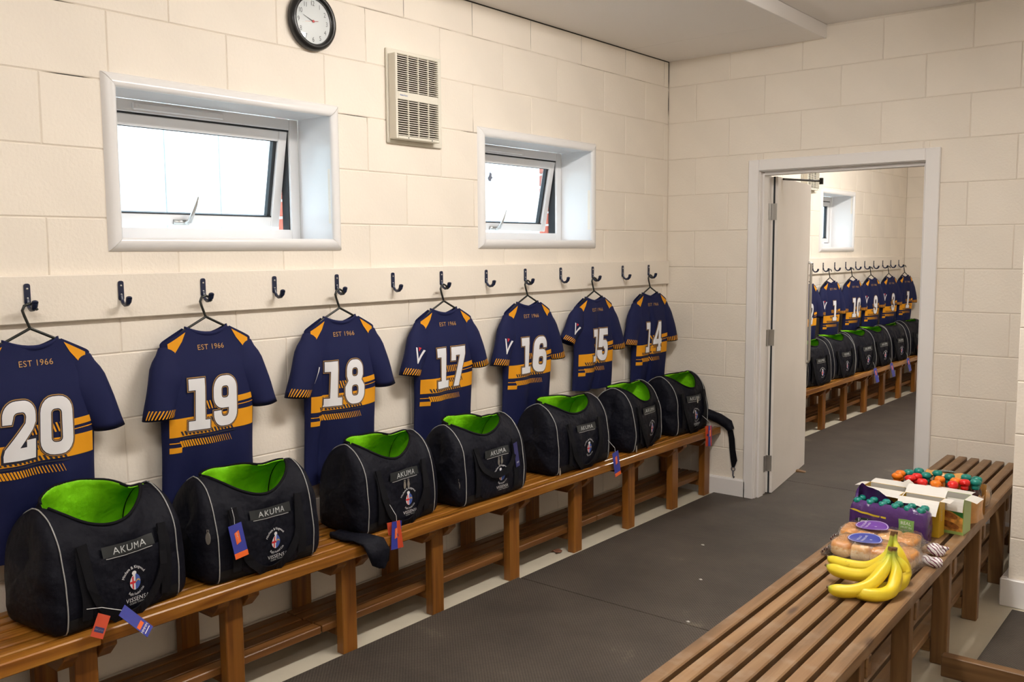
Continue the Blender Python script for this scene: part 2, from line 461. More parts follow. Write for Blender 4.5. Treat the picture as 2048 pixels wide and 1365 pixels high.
# ------------------------------------------------------------------ windows
def window(name, y0, y1, z0, z1, tilt, wx=0.0, sash_off=0.0, handle=True, trickle=True):
    """opening in a wall whose room face is x = wx; frame 0.205 deep in the reveal"""
    D = 0.205
    W = thing(name, '', ''); del W['label']; del W['category']; struct(W)
    W.location = (wx, 0, 0)
    # reveal boards
    m = MB()
    m.box(-D, 0.002, y0 - 0.012, y0, z0 - 0.012, z1 + 0.012); m.box(-D, 0.002, y1, y1 + 0.012, z0 - 0.012, z1 + 0.012)
    m.box(-D, 0.002, y0, y1, z1, z1 + 0.012); m.box(-D, 0.002, y0, y1, z0 - 0.012, z0)
    m.obj('reveal_lining', M['upvc'], W)
    # mitred rounded trim on the wall face
    t = 0.043
    def prof(k): return [(0.0, -0.004), (0.010, -0.004), (0.017, 0.004), (0.019, 0.014), (0.016, 0.028), (0.008, 0.039), (0.0, t)]
    c = [(y0, z0, -1, -1), (y1, z0, 1, -1), (y1, z1, 1, 1), (y0, z1, -1, 1)]
    for k in range(4):
        a, b = c[k], c[(k+1) % 4]
        rows = []
        for q in (a, b):
            e = 0.0008
            rows.append([(px, q[0] + q[2]*po, q[1] + q[3]*po) for px, po in prof(0)])
        # small open mitre
        for r in range(len(rows[0])):
            pa, pb = Vector(rows[0][r]), Vector(rows[1][r]); d = (pb - pa).normalized()*0.0009
            rows[0][r] = pa + d; rows[1][r] = pb - d
        mm = MB().grid(rows); mm.f = [f[::-1] for f in mm.f]
        mm.obj('trim_strip', M['upvc'], W, smooth=True)
    # fixed frame
    fw = 0.045; X0, X1 = -D - 0.055, -D
    m = MB()
    for (a, b, c_, d) in ((y0, y0+fw, z0, z1), (y1-fw, y1, z0, z1)): m.box(X0, X1, a, b, c_, d)
    m.box(X0, X1, y0+fw, y1-fw, z0, z0+fw); m.box(X0, X1, y0+fw, y1-fw, z1-fw, z1)
    m.obj('window_frame', M['upvc'], W, bevel=0.003)
    m = MB(); g = 0.007; i0, i1, j0, j1 = y0+fw, y1-fw, z0+fw, z1-fw
    m.box(X0, X1-0.006, i0, i1, j1-g, j1-0.0005); m.box(X0, X1-0.012, i1-0.005, i1-0.0005, j0, j1); m.box(X0, X1-0.012, i0+0.0005, i0+0.005, j0, j1)
    m.obj('gasket', M['gasket'], W)
    if trickle:
        L_ = y1 - y0
        MB().box(X1, X1+0.012, y0+0.19*L_, y0+0.60*L_, z1-fw+0.008, z1-0.012).box(X1, X1+0.015, y0+0.205*L_, y0+0.215*L_, z1-fw+0.012, z1-0.016).obj('trickle_vent', M['upvc'], W, bevel=0.004)
    # sash, hinged at the top, pushed out at the bottom
    sash = bpy.data.objects.new('sash', None); link(sash, W); sash.location = (X1-0.004, 0, j1-0.008); sash.rotation_euler = (0, tilt, 0)
    h = (j1 - j0) - 0.012; a0, a1 = i0+0.006, i1-0.006; sw = 0.042
    m = MB()
    m.box(-0.05, 0, a0, a0+sw, -h, 0); m.box(-0.05, 0, a1-sw, a1, -h, 0); m.box(-0.05, 0, a0+sw, a1-sw, -sw, 0); m.box(-0.05, 0, a0+sw, a1-sw, -h, -h+sw)
    sf = m.obj('sash_frame', M['upvc'], sash, bevel=0.003)
    m = MB()
    m.box(-0.034, -0.012, a1-sw-0.016, a1-sw, -h+sw, -sw); m.box(-0.034, -0.004, a0+sw, a1-sw, -h+sw, -h+sw+0.005); m.box(-0.034, -0.012, a0+sw, a0+sw+0.016, -h+sw, -sw); m.box(-0.034, -0.006, a0+sw, a1-sw, -sw-0.003, -sw)
    m.obj('sash_gasket', M['gasket'], sash)
    MB().box(-0.026, -0.022, a0+sw, a1-sw, -h+sw, -sw).obj('pane', M['glass'], sash)
    if handle:
        hy = y0 + 0.455*(y1 - y0)
        m = MB().box(0, 0.012, hy-0.05, hy+0.012, -h+0.006, -h+0.024)
        m.tube([(0.010, hy, -h+0.015), (0.028, hy+0.004, -h+0.022), (0.034, hy+0.010, -h+0.05), (0.036, hy+0.020, -h+0.085), (0.040, hy+0.026, -h+0.120)], [0.011, 0.011, 0.009, 0.007, 0.003], 8, flat=0.8)
        m.obj('sash_handle', M['steel'], sash, smooth=True)
    # stay arm between frame and sash
    MB().tube([(X1-0.03, i1-0.003, j1-0.02), (X1-0.07, i1-0.012, j0+0.16)], 0.004, 6).obj('stay_arm', M['steel'], W)
    return W
window('window_1', *WIN1, math.radians(11))
w2 = window('window_2', *WIN2, math.radians(11))
MB().prism([(-0.012, -0.02), (0.004, -0.022), (0.010, -0.008), (0.022, -0.004), (0.010, 0.006), (0.012, 0.018), (-0.002, 0.026), (-0.008, 0.008), (-0.02, -0.006)], 0, -0.0012, 0.0012).obj('glass_smudge', simple('grey_smudge', (0.22, 0.24, 0.30), 0.7), w2, loc=(-0.249, 3.758, 1.925))
# exterior: brick outer leaf beside each window, white cladding fence beyond
M['brick'] = simple('red_brick', (0.42, 0.10, 0.06), 0.8, bump=0.3, bscale=120, var=0.25, vscale=20)
M['pale'] = simple('pale_mortar', (0.6, 0.58, 0.54), 0.9)
for y1 in (WIN1[1], WIN2[1]):
    wo = struct(MB().box(-0.375, -0.31, y1 + 0.022, y1 + 0.30, 1.3, 2.3).obj('wall_outer', M['pale']))
    z = 1.32
    while z < 2.25:
        MB().box(-0.378, -0.312, y1 + 0.014, y1 + 0.10, z, z + 0.062).obj('brick', M['brick'], wo, bevel=0.003)
        z += 0.074
M['cladding'] = simple('white_cladding', (0.9, 0.93, 0.93), 0.5)
fn = thing('cladding_fence', 'white vertical cladding panels seen outside through the windows', 'fence', (-2.6, 0, 0))
MB().box(-0.06, -0.035, -2.2, 9.3, 0.0, 4.2).obj('backing_sheet', simple('grey_backing', (0.16, 0.30, 0.32), 0.8), fn)
yy = -2.0
while yy < 9:
    MB().box(-0.03, 0, yy, yy + 0.393, 0.0, 4.2).obj('cladding_panel', M['cladding'], fn, bevel=0.004)
    yy += 0.405
M['ground'] = simple('concrete_yard', (0.5, 0.5, 0.48), 0.9, var=0.1)
struct(MB().box(-8, -0.42, -6, 14, -0.12, -0.02).obj('yard_ground', M['ground']))

# ------------------------------------------------------------------ doorway, lining, door
A = LL
fr = bpy.data.objects.new('door_1', None); link(fr); struct(fr)
def arch(side, x0, x1, z0, z1):
    MB().box(x0, x1, A-0.018, A, z0, z1).obj('architrave', M['white'], fr, bevel=0.004)
arch('l', 0.553, 0.617, 0, 2.06); arch('r', 1.551, 1.625, 0, 2.06)
MB().box(0.617, 1.551, A-0.018, A, 1.995, 2.06).obj('architrave', M['white'], fr, bevel=0.004)
m = MB().box(0.590, 0.622, A, A+0.16, 0, 2.0).obj('door_lining', M['white'], fr, bevel=0.002)
MB().box(1.546, 1.58, A, A+0.16, 0, 2.0).obj('door_lining', M['white'], fr, bevel=0.002)
MB().box(0.60, 1.57, A, A+0.16, 1.99, 2.02).obj('door_lining', M['white'], fr, bevel=0.002)
MB().box(0.622, 0.634, A+0.03, A+0.10, 0, 1.985).obj('door_stop', M['white'], fr, bevel=0.002)
MB().box(1.534, 1.546, A+0.03, A+0.10, 0, 1.985).obj('door_stop', M['white'], fr, bevel=0.002)
MB().box(0.634, 1.534, A+0.03, A+0.10, 1.972, 1.99).obj('door_stop', M['white'], fr, bevel=0.002)
MB().box(0.553, 0.617, A+0.14, A+0.158, 0, 2.06).box(1.551, 1.625, A+0.14, A+0.158, 0, 2.06).box(0.617, 1.551, A+0.14, A+0.158, 1.995, 2.06).obj('rear_architrave', M['white'], fr)
# leaf, swung into the next room; local x along the leaf, local y its thickness
M['door'] = simple('door_paint', (0.87, 0.82, 0.77), 0.4, var=0.03, vscale=3)
dl = bpy.data.objects.new('door_leaf', None); link(dl, fr); dl.location = (0.613, A+0.172, 0); dl.rotation_euler = (0, 0, math.radians(99.0))
LW = 0.885
lf = MB().box(0.0, LW, -0.044, 0.0, 0.012, 1.972).obj('leaf_panel', M['door'], dl, bevel=0.002)
MB().box(-0.002, 0.0, -0.028, -0.017, 0.012, 1.972).obj('seal_strip', M['gasket'], dl)
MB().tube([(LW-0.012, -0.04, 0.74), (LW-0.012, -0.056, 0.745), (LW-0.012, -0.06, 0.76), (LW-0.012, -0.06, 1.42), (LW-0.012, -0.056, 1.435), (LW-0.012, -0.04, 1.44)], 0.009, 10).obj('pull_handle', M['steel'], dl, smooth=True)
MB().box(LW-0.012, LW+0.004, -0.034, -0.010, 0.62, 0.72).obj('latch_plate', M['black'], dl, bevel=0.002)
for hz in (0.20, 0.99, 1.76):
    m = MB().box(-0.004, 0.0, -0.04, -0.004, hz-0.05, hz+0.05)
    hg = m.obj('hinge', M['steel'], dl)
    MB().box(-0.05, -0.012, -0.006, -0.003, hz-0.05, hz+0.05).obj('hinge_leaf', M['steel'], dl)
    kn = MB()
    for q in range(5): kn.tube([(-0.006, 0.004, hz-0.05+q*0.02), (-0.006, 0.004, hz-0.032+q*0.02)], 0.0065, 10)
    kn.obj('hinge_knuckle', M['steel'], dl, smooth=True)
# overhead closer arm
MB().tube([(0.10, -0.05, 1.962), (0.46, -0.20, 1.966)], 0.007, 6).tube([(0.46, -0.20, 1.945), (0.46, -0.20, 1.985)], 0.013, 10).obj('closer_arm', M['black'], dl)
o = MB().prism([(-0.06, 0.0), (0.06, 0.0), (0.06, 0.022), (-0.06, 0.004)], 1, -0.02, 0.02).obj('door_wedge', M['cbench_x'], bevel=0.001)
o.location = (0.555, 6.03, 0.0102); o.rotation_euler = (0, 0, PI + 0.25)
tag(o, 'small brown wooden wedge on the mat under the open door', 'door wedge')

# ------------------------------------------------------------------ the next room
X2, Y2 = -0.20, 10.885
W3 = (8.34, 9.16, 1.545, 2.045)
block_wall('wall_next_left', (X2, 0, 0), 0, LL + 0.14, Y2 + 0.1, 2.83, [W3], j0=LL, yb=(6.6, Y2))
block_wall('wall_next_far', (0, Y2, 0), -PI/2, X2, 3.4, 2.83, [], j0=X2 + 0.2, pitch=0.45, thick=0.12, yb=(X2, 1.6))
struct(MB().box(3.3, 3.4, LL+0.14, Y2, 0, 2.83).obj('wall_next_right', M['block']))
struct(MB().box(X2, 3.4, LL+0.14, Y2, 2.78, 2.83).obj('ceiling_next', M['ceiling']))
window('window_3', *W3, math.radians(0.5), wx=X2, handle=False, trickle=False)

# ------------------------------------------------------------------ slatted wall bench (both rooms)
def wall_bench(label, x_wall, y0, y1, ztop, leg_ys, joints, shelf_joints, z_floor=0.0, nsl=7):
    B = thing('slatted_bench', label, 'bench', (x_wall, 0, 0))
    cuts = [y0] + joints + [y1]
    for k in range(nsl):
        x1 = 0.395 - 0.0575*k
        for q in range(len(cuts)-1):
            beam('slat', M['bench'], B, max(0.008, x1-0.046), x1, cuts[q]+0.0006, cuts[q+1]-0.0006, ztop-0.042, ztop, 0.004)
    zb = ztop - 0.042
    for ly in leg_ys:
        beam('leg', M['bench_z'], B, 0.296, 0.337, ly, ly+0.07, z_floor, zb, 0.003)
        beam('back_leg', M['bench_z'], B, 0.022, 0.062, ly, ly+0.07, z_floor, zb, 0.003)
        for s_ in (-1, 1):
            ya, yb_ = (ly-0.046, ly-0.001) if s_ < 0 else (ly+0.071, ly+0.116)
            if yb_ > y1 - 0.002: continue
            cx, cy = 0.2, (ya+yb_)/2
            MB().prism([(0.015-cx, -0.032), (0.325-cx, -0.032), (0.368-cx, 0.010), (0.368-cx, 0.032), (0.015-cx, 0.032)], 1, ya-cy, yb_-cy).obj('bearer', M['bench_x'], B, bevel=0.002, loc=(cx, cy, zb-0.0325))
        beam('shelf_rail', M['shelf'], B, 0.063, 0.295, ly+0.015, ly+0.055, 0.058, 0.097, 0.002)
    cuts = [y0] + shelf_joints + [y1]
    for k in range(4):
        x1 = 0.292 - 0.058*k
        for q in range(len(cuts)-1):
            beam('shelf_slat', M['shelf'], B, x1-0.049, x1, cuts[q]+0.003, cuts[q+1]-0.003, 0.098, 0.126, 0.003)
    return B
legs1 = [0.16, 0.67, 1.185, 1.69, 2.195, 2.68, 3.195, 3.705, 4.215, 4.70, 5.10]
wall_bench('long orange varnished slatted bench along the window wall, carrying seven kit bags', 0, -0.4, LL-0.004, 0.43, legs1, [1.242], [2.13, 3.98])
legs2 = [6.1, 6.6, 7.10, 7.60, 8.12, 8.66, 9.18, 9.71, 10.24, 10.74]
wall_bench('slatted wall bench in the next room, seen through the open doorway', X2, 5.75, Y2-0.004, 0.405, legs2, [8.2], [8.2])

# ------------------------------------------------------------------ worn free-standing bench (local y along it)
CB = thing('slatted_bench', 'worn brown slatted bench with open gaps, in the right foreground, carrying the snacks', 'bench', (1.752, 3.6, 0), math.radians(1.49))
ya, yb = -2.3, 1.578
for k in range(7):
    x0 = 0.004 + 0.0587*k
    beam('slat', M['cbench'], CB, x0, x0+0.043, ya, yb - 0.002*k, 0.398, 0.44, 0.004)
for ly in (-2.1, -1.62, -1.13, -0.62, -0.095, 0.42, 0.94, 1.45):
    for x0 in (0.335, 0.022):
        beam('leg', M['cbench_z'], CB, x0, x0+0.057, ly, ly+0.042, 0.0, 0.397, 0.003)
    beam('bearer', M['cbench_x'], CB, 0.012, 0.398, ly+0.043, ly+0.085, 0.335, 0.397, 0.003)
    beam('shelf_rail', M['cbench_x'], CB, 0.08, 0.334, ly+0.002, ly+0.040, 0.04, 0.088, 0.002)
for k in range(4):
    beam('shelf_slat', M['cbench'], CB, 0.10+0.06*k, 0.148+0.06*k, ya+0.05, yb-0.05, 0.089, 0.115, 0.003)
beam('foot_rail', M['cbench_x'], CB, 0.405, 0.95, -0.235, -0.195, 0.02, 0.098, 0.003)

# ------------------------------------------------------------------ hook rail and hooks
o = MB().box(0.001, 0.021, -1.0, 5.192, 1.317, 1.466).obj('hook_rail', M['block'], bevel=0.003)
tag(o, 'long cream painted timber board on the window wall holding the coat hooks', 'hook rail')
o = MB().box(X2+0.001, X2+0.021, 6.0, 10.74, 1.305, 1.45).obj('hook_rail', M['block'], bevel=0.003)
tag(o, 'cream painted hook board on the wall of the next room', 'hook rail')
def ssm(t): return t*t*(3-2*t)
def make_hook(label, group, loc):
    H = thing('coat_hook', label, 'hook', loc, 0, group)
    MB().prism(rrect(-0.0095, 0.0095, -0.032, 0.034, 0.007, 3), 0, 0, 0.004).obj('back_plate', M['hook'], H)
    path = [(0.003, 0, -0.012), (0.007, 0, -0.030), (0.014, 0, -0.041), (0.026, 0, -0.046), (0.040, 0, -0.043), (0.049, 0, -0.034), (0.053, 0, -0.022)]
    MB().tube(path, [0.0055, 0.0058, 0.0064, 0.0074, 0.0086, 0.0098, 0.0104], 10, flat=0.85).lathe([(0.0104, 0.0), (0.0084, 0.004), (0.0035, 0.0062), (0.0, 0.0066)], 10, 'z', (0.053, 0, -0.022)).obj('hook_arm', M['hook'], H, smooth=True)
    for z in (0.018, -0.012):
        MB().lathe([(0.0035, 0.0038), (0.0035, 0.0048), (0.002, 0.0056), (0.0, 0.0058)], 10, 'x', (0, 0, z)).obj('screw', M['silver'], H, smooth=True)
    return H
hook0 = None
def put_hook(label, group, loc):
    global hook0
    if hook0 is None:
        hook0 = make_hook(label, group, loc); return hook0
    h = copy_tree(hook0); h.location = loc; h['label'] = label; h['group'] = group
    return h
WORDS = {20: 'twenty', 19: 'nineteen', 18: 'eighteen', 17: 'seventeen', 16: 'sixteen', 15: 'fifteen', 14: 'fourteen'}
HY = [1.244, 1.545, 1.852, 2.160, 2.468, 2.782, 3.088, 3.405, 3.712, 4.020, 4.326, 4.640, 4.937]
for k, y in enumerate(HY):
    n = 20 - k//2
    lab = ('navy coat hook holding the hanger of the shirt numbered %s' % WORDS[n]) if k % 2 == 0 else ('empty navy coat hook between the shirts numbered %s and %s' % (WORDS[n], WORDS[n-1]))
    put_hook(lab, 'navy coat hooks along the window wall', (0.021, y, 1.408))
HY2 = [7.858, 8.109, 8.362, 8.654, 8.947, 9.227, 9.491, 9.768, 10.057, 10.326, 10.606]
nm2 = {2: 'leftmost shirt clear of the door', 4: 'second shirt clear of the door', 6: 'third shirt clear of the door', 8: 'fourth shirt clear of the door', 10: 'last shirt by the far corner'}
nm2[0] = 'shirt half hidden by the door'
for k, y in enumerate(HY2):
    lab = ('next-room coat hook above the %s' % nm2[k]) if k % 2 == 0 else ('bare next-room coat hook just right of the %s' % nm2[k-1])
    put_hook(lab, 'coat hooks in the next room', (X2+0.021, y, 1.373))
# ------------------------------------------------------------------ rugby shirts on hangers
def cloth(name, col, rough=0.75, weave=900, strength=0.25):
    m = simple(name, col, rough, bump=strength, bscale=weave)
    b = m.node_tree.nodes['Principled BSDF']
    b.inputs['Specular IOR Level'].default_value = 0.25; b.inputs['Sheen Weight'].default_value = 0.0; b.inputs['Sheen Roughness'].default_value = 0.5
    return m
M['navy'] = cloth('navy_jersey', (0.006, 0.0095, 0.056))
M['amber'] = cloth('amber_print', (0.78, 0.33, 0.010), 0.7)
M['print_white'] = simple('white_print', (0.80, 0.80, 0.83), 0.55)
M['gold'] = simple('gold_print', (0.50, 0.27, 0.08), 0.6)
M['dark_print'] = simple('dark_navy_print', (0.012, 0.013, 0.030), 0.7)
M['red'] = simple('red_print', (0.55, 0.02, 0.03), 0.6)

def digit(d):
    """outline splines of a slab-style shirt numeral, 0.62 wide and 1 high"""
    W_, t = 0.64, 0.215
    if d == '0': return 0.64, [rrect(0, .64, 0, 1, .26), rrect(t, .64-t, .21, .79, .08)[::-1]]
    if d == '1': return 0.52, [[(0.0, 1), (.40, 1), (.40, .18), (.52, .18), (.52, 0), (0, 0), (0, .18), (.17, .18), (.17, .78), (0, .78)]]
    if d == '2': return 0.64, [arc(.38, .74, .26, .26, 0, 90) + arc(.26, .74, .26, .26, 90, 180) + [(0, .62), (.16, .62)] + arc(.28, .72, .09, .09, 180, 90, 4) + arc(.36, .72, .075, .09, 90, 0, 4) + [(.42, .62), (.03, .20), (0, .10), (0, 0), (.64, 0), (.64, .33), (.44, .33), (.44, .21), (.30, .21), (.58, .50), (.64, .62)]]
    if d == '3': return 0.62, [arc(.36, .76, .24, .24, 0, 90) + arc(.24, .76, .24, .24, 90, 180) + [(0, .66), (.2, .66)] + arc(.29, .74, .085, .085, 180, 90, 4) + arc(.33, .72, .075, .10, 90, -90, 6) + [(.24, .62), (.24, .44)] + arc(.33, .29, .09, .12, 90, -90, 6) + arc(.29, .26, .09, .085, 270, 180, 4) + [(.2, .34), (0, .34)] + arc(.24, .24, .24, .24, 180, 270) + arc(.36, .26, .26, .26, 270, 360) + [(.62, .40), (.54, .53), (.60, .64)]]
    if d == '4': return 0.66, [[(.36, 1), (.58, 1), (.58, .42), (.66, .42), (.66, .25), (.58, .25), (.58, .15), (.63, .15), (.63, 0), (.30, 0), (.30, .15), (.38, .15), (.38, .25), (0, .25), (0, .40)], [(.38, .42), (.21, .42), (.38, .74)][::-1]]
    if d == '5': return 0.62, [[(.04, 1), (.58, 1), (.58, .80), (.24, .80), (.24, .64), (.38, .64)] + arc(.38, .40, .24, .24, 90, 0, 5) + arc(.38, .25, .24, .25, 0, -90, 5) + arc(.24, .24, .24, .24, 270, 180, 5) + [(0, .33), (.2, .33)] + arc(.29, .26, .085, .085, 180, 270, 4) + arc(.33, .28, .085, .10, -90, 90, 5) + [(.26, .46), (.2, .42), (.04, .42)]]
    if d in '69':
        o = arc(.38, .74, .26, .26, 0, 90) + arc(.26, .74, .26, .26, 90, 180) + arc(.26, .26, .26, .26, 180, 270) + arc(.38, .26, .26, .26, 270, 360) + arc(.38, .40, .26, .24, 0, 90) + [(.22, .64)] + arc(.30, .72, .08, .09, 180, 90, 4) + arc(.35, .72, .075, .09, 90, 0, 4) + [(.425, .68), (.64, .68)]
        h = rrect(.22, .42, .2, .44, .07)[::-1]
        if d == '9': o, h = [(.64-x, 1-y) for x, y in o], [(.64-x, 1-y) for x, y in h]
        return 0.64, [o, h]
    if d == '7': return 0.62, [[(0, 1), (.62, 1), (.62, .80), (.36, 0), (.12, 0), (.37, .79), (.19, .79), (.19, .66), (0, .66)]]
    if d == '8':
        o = arc(.36, .77, .23, .23, 0, 90) + arc(.28, .77, .23, .23, 90, 180) + [(.05, .64), (.10, .53), (.0, .40)] + arc(.26, .26, .26, .26, 180, 270) + arc(.38, .26, .26, .26, 270, 360) + [(.64, .40), (.54, .53), (.59, .64)]
        return 0.64, [o, rrect(.22, .42, .62, .82, .08)[::-1], rrect(.21, .43, .18, .43, .08)[::-1]]
_num = {}
def number_src(txt, off):
    key = (txt, off)
    if key not in _num:
        x = 0.0; out = []
        for ch in txt:
            w_, sp = digit(ch); out.append(([[(px + x, py) for px, py in s_] for s_ in sp])); x += w_ + 0.10
        x -= 0.10
        allm = []
        for spl in out:
            V, F = curve_mesh(spl, off); allm.append(([(a - x/2, b) for a, b in V], F))
        _num[key] = merge_src(*allm)
    return _num[key]
def strokes(u0, u1, v0, v1, n, thick, lean, taper=0.0):
    """row of slanted hatch strokes"""
    pl = []; st = (u1 - u0)/n
    for k in range(n):
        a = u0 + k*st; th = st*thick*(1 - taper*k/n)
        pl.append([(a, v0), (a + th, v0), (a + th - lean, v1), (a - lean, v1)])
    return polys(*pl)
def ssmooth(a, b, x):
    t = max(0, min(1, (x-a)/(b-a))); return t*t*(3-2*t)

class Shirt:
    def __init__(s, seed, hem=-0.71, width=1.0, folds=1.0, pleat=None):
        rnd = random.Random(seed); s.hem = hem; s.w = width; s.pleat = pleat
        s.fl = [(rnd.uniform(14, 22), rnd.uniform(0, 6.28), 0.010*folds), (rnd.uniform(26, 40), rnd.uniform(0, 6.28), 0.006*folds), (rnd.uniform(45, 60), rnd.uniform(0, 6.28), 0.0035*folds)]
        s.diag = rnd.uniform(-6, 6)
    def A(s, r): return s.w*(0.180 + 0.006*ssmooth(0.05, 0.3, r) - 0.004*ssmooth(0.3, 0.6, r) + 0.006*ssmooth(.6, 1, r))
    def T(s, y):
        a = abs(y)/s.w
        if a < 0.083: return -0.036 - 0.022*(1 - (a/0.083)**2)
        return -0.034 - (a - 0.083)*0.50 - (max(0, a - 0.165)/0.035)**2*0.022
    def X(s, y, z, ss):
        d = -z
        b = 0.018 + 0.030*ssmooth(0.03, 0.25, d) - 0.020*ssmooth(.42, .6, d)
        g = ssmooth(0.10, 0.65, d)
        x = b*max(0, 1 - abs(ss)**2.6)**(1/2.0)
        e = max(0, 1 - abs(ss)**4)
        for k, ph, am in s.fl: x += am*(0.25 + g)*e*math.sin(k*y + ph + s.diag*z)
        if s.pleat: # a deep vertical fold
            c, wd, dp = s.pleat
            x -= dp*ssmooth(.08, .25, d)*math.exp(-((y-c)/wd)**2)
        x += 0.006*mnoise.noise(Vector((y*9, z*6, s.diag)))*e*g
        return x - 0.016*g
    def back(s, u, v, eps):
        r = 0.3
        for _ in range(4):
            ss = max(-0.999, min(0.999, u/s.A(r))); y0 = ss*s.A(0); t = s.T(y0)
            r = max(0, min(1, (t - v)/(t - s.hem)))
        return (s.X(u, v, ss) + eps, u, v)
    def body(s, parent, nr=30, nc=44):
        F, B = [], []
        for r in range(nr+1):
            q = r/nr; rowf, rowb = [], []
            for c in range(nc+1):
                ss = -1 + 2*c/nc; ss = math.sin(ss*PI/2)
                y = ss*s.A(q); t = s.T(ss*s.A(0)); z = t*(1-q) + s.hem*q
                if q > .97: z -= 0.012*(1-abs(ss)**2)*(s.hem > -.65)
                rowf.append((s.X(y, z, ss), y, z))
                d = -z; b = 0.016 + 0.016*ssmooth(0.03, 0.25, d)
                rowb.append((-b*max(0, 1-abs(ss)**2.6)**.5 - 0.012*ssmooth(.1, .65, d), y, z))
            F.append(rowf); B.append(rowb)
        m = MB().grid(F); n = len(m.f); m.grid(B); m.f = [f[::-1] for f in m.f[:n]] + m.f[n:]
        return m.obj('body', M['navy'], parent, smooth=True, merge=0.0006)
    def sleeve_fn(s, side, spread, curl):
        p0 = Vector((0.0, side*0.130*s.w, -0.116)); p1 = Vector((0.012, side*(0.135*s.w + spread), -0.340 + curl))
        ax = (p1 - p0); L_ = ax.length; ax.normalize(); cr = Vector((0, ax.z, -ax.y)).normalized()*(-side)
        out = Vector((1, 0, 0))
        def S(t, a):   # t 0..1 along, a angle
            hw = 0.058 + 0.020*ssmooth(0, .3, t) - 0.022*t; th = 0.024 + 0.012*ssmooth(0, .4, t)
            c = p0 + ax*(t*L_) + cr*(hw*math.cos(a)) + out*(th*math.sin(a) + 0.004*math.sin(9*t + 3*math.cos(a))*t)
            c.z += -0.030*t*math.cos(a)*0.6
            return c
        return S, L_
    def sleeve(s, parent, side, spread=0.095, curl=0.0):
        S, L_ = s.sleeve_fn(side, spread, curl)
        c0 = sum((S(0, 2*PI*j/28) for j in range(28)), Vector())/28
        rows = [[S(0, 2*PI*k/28)*.15 + c0*.85 + Vector((0, -side*.022, .03)) for k in range(28)], [S(0, 2*PI*k/28)*.75 + c0*.25 + Vector((0, -side*.012, .018)) for k in range(28)]] + [[S(r/10, 2*PI*k/28) for k in range(28)] for r in range(11)]
        rows.append([S(0.965, 2*PI*k/28)*0.9 + (sum((S(0.965, 2*PI*j/28) for j in range(28)), Vector())/28)*0.1 for k in range(28)])
        rows.append([S(0.6, 2*PI*k/28)*0.85 + (sum((S(0.6, 2*PI*j/28) for j in range(28)), Vector())/28)*0.15 for k in range(28)])
        m = MB().grid(rows, True)
        if side > 0: m.f = [f[::-1] for f in m.f]
        sl = m.obj('sleeve', M['navy'], parent, smooth=True)
        def surf(u, v, eps):     # u across (-1..1 outward face), v along
            a = PI/2 - u
            p = S(v, a); q = Vector((math.sin(a)*0.9, 0, 0)) + Vector((0.1, 0, 0))
            d = Vector(p) - Vector(S(v, a + PI)); d.normalize()
            return p + d*eps*1.6
        return sl, surf

_hang = {}
def make_hanger(label, group, loc, rz, lean=0.0):
    H = thing('coat_hanger', label, 'hanger', loc, rz, group)
    if 'm' not in _hang:
        m = MB().tube([(0, 0.025, 0.056), (0, 0.016, 0.070), (0, 0.002, 0.0765), (0, -0.014, 0.070), (0, -0.020, 0.056), (0, -0.015, 0.040), (0, 0.0, 0.0)], 0.0045, 8)
        _hang['m'] = m.mesh('hook_wire', M['hanger'], True)
        m = MB().tube([(0, 0, 0.001), (0, 0.085, -0.041), (0, 0.13, -0.072), (0, 0.155, -0.095), (0, 0.14, -0.105), (0, -0.14, -0.105), (0, -0.155, -0.095), (0, -0.13, -0.072), (0, -0.085, -0.041), (0, 0, 0.001)], 0.0045, 8)
        _hang['a'] = m.mesh('shoulder_wire', M['hanger'], True)
    link(bpy.data.objects.new('hook_wire', _hang['m']), H); link(bpy.data.objects.new('shoulder_wire', _hang['a']), H)
    return H

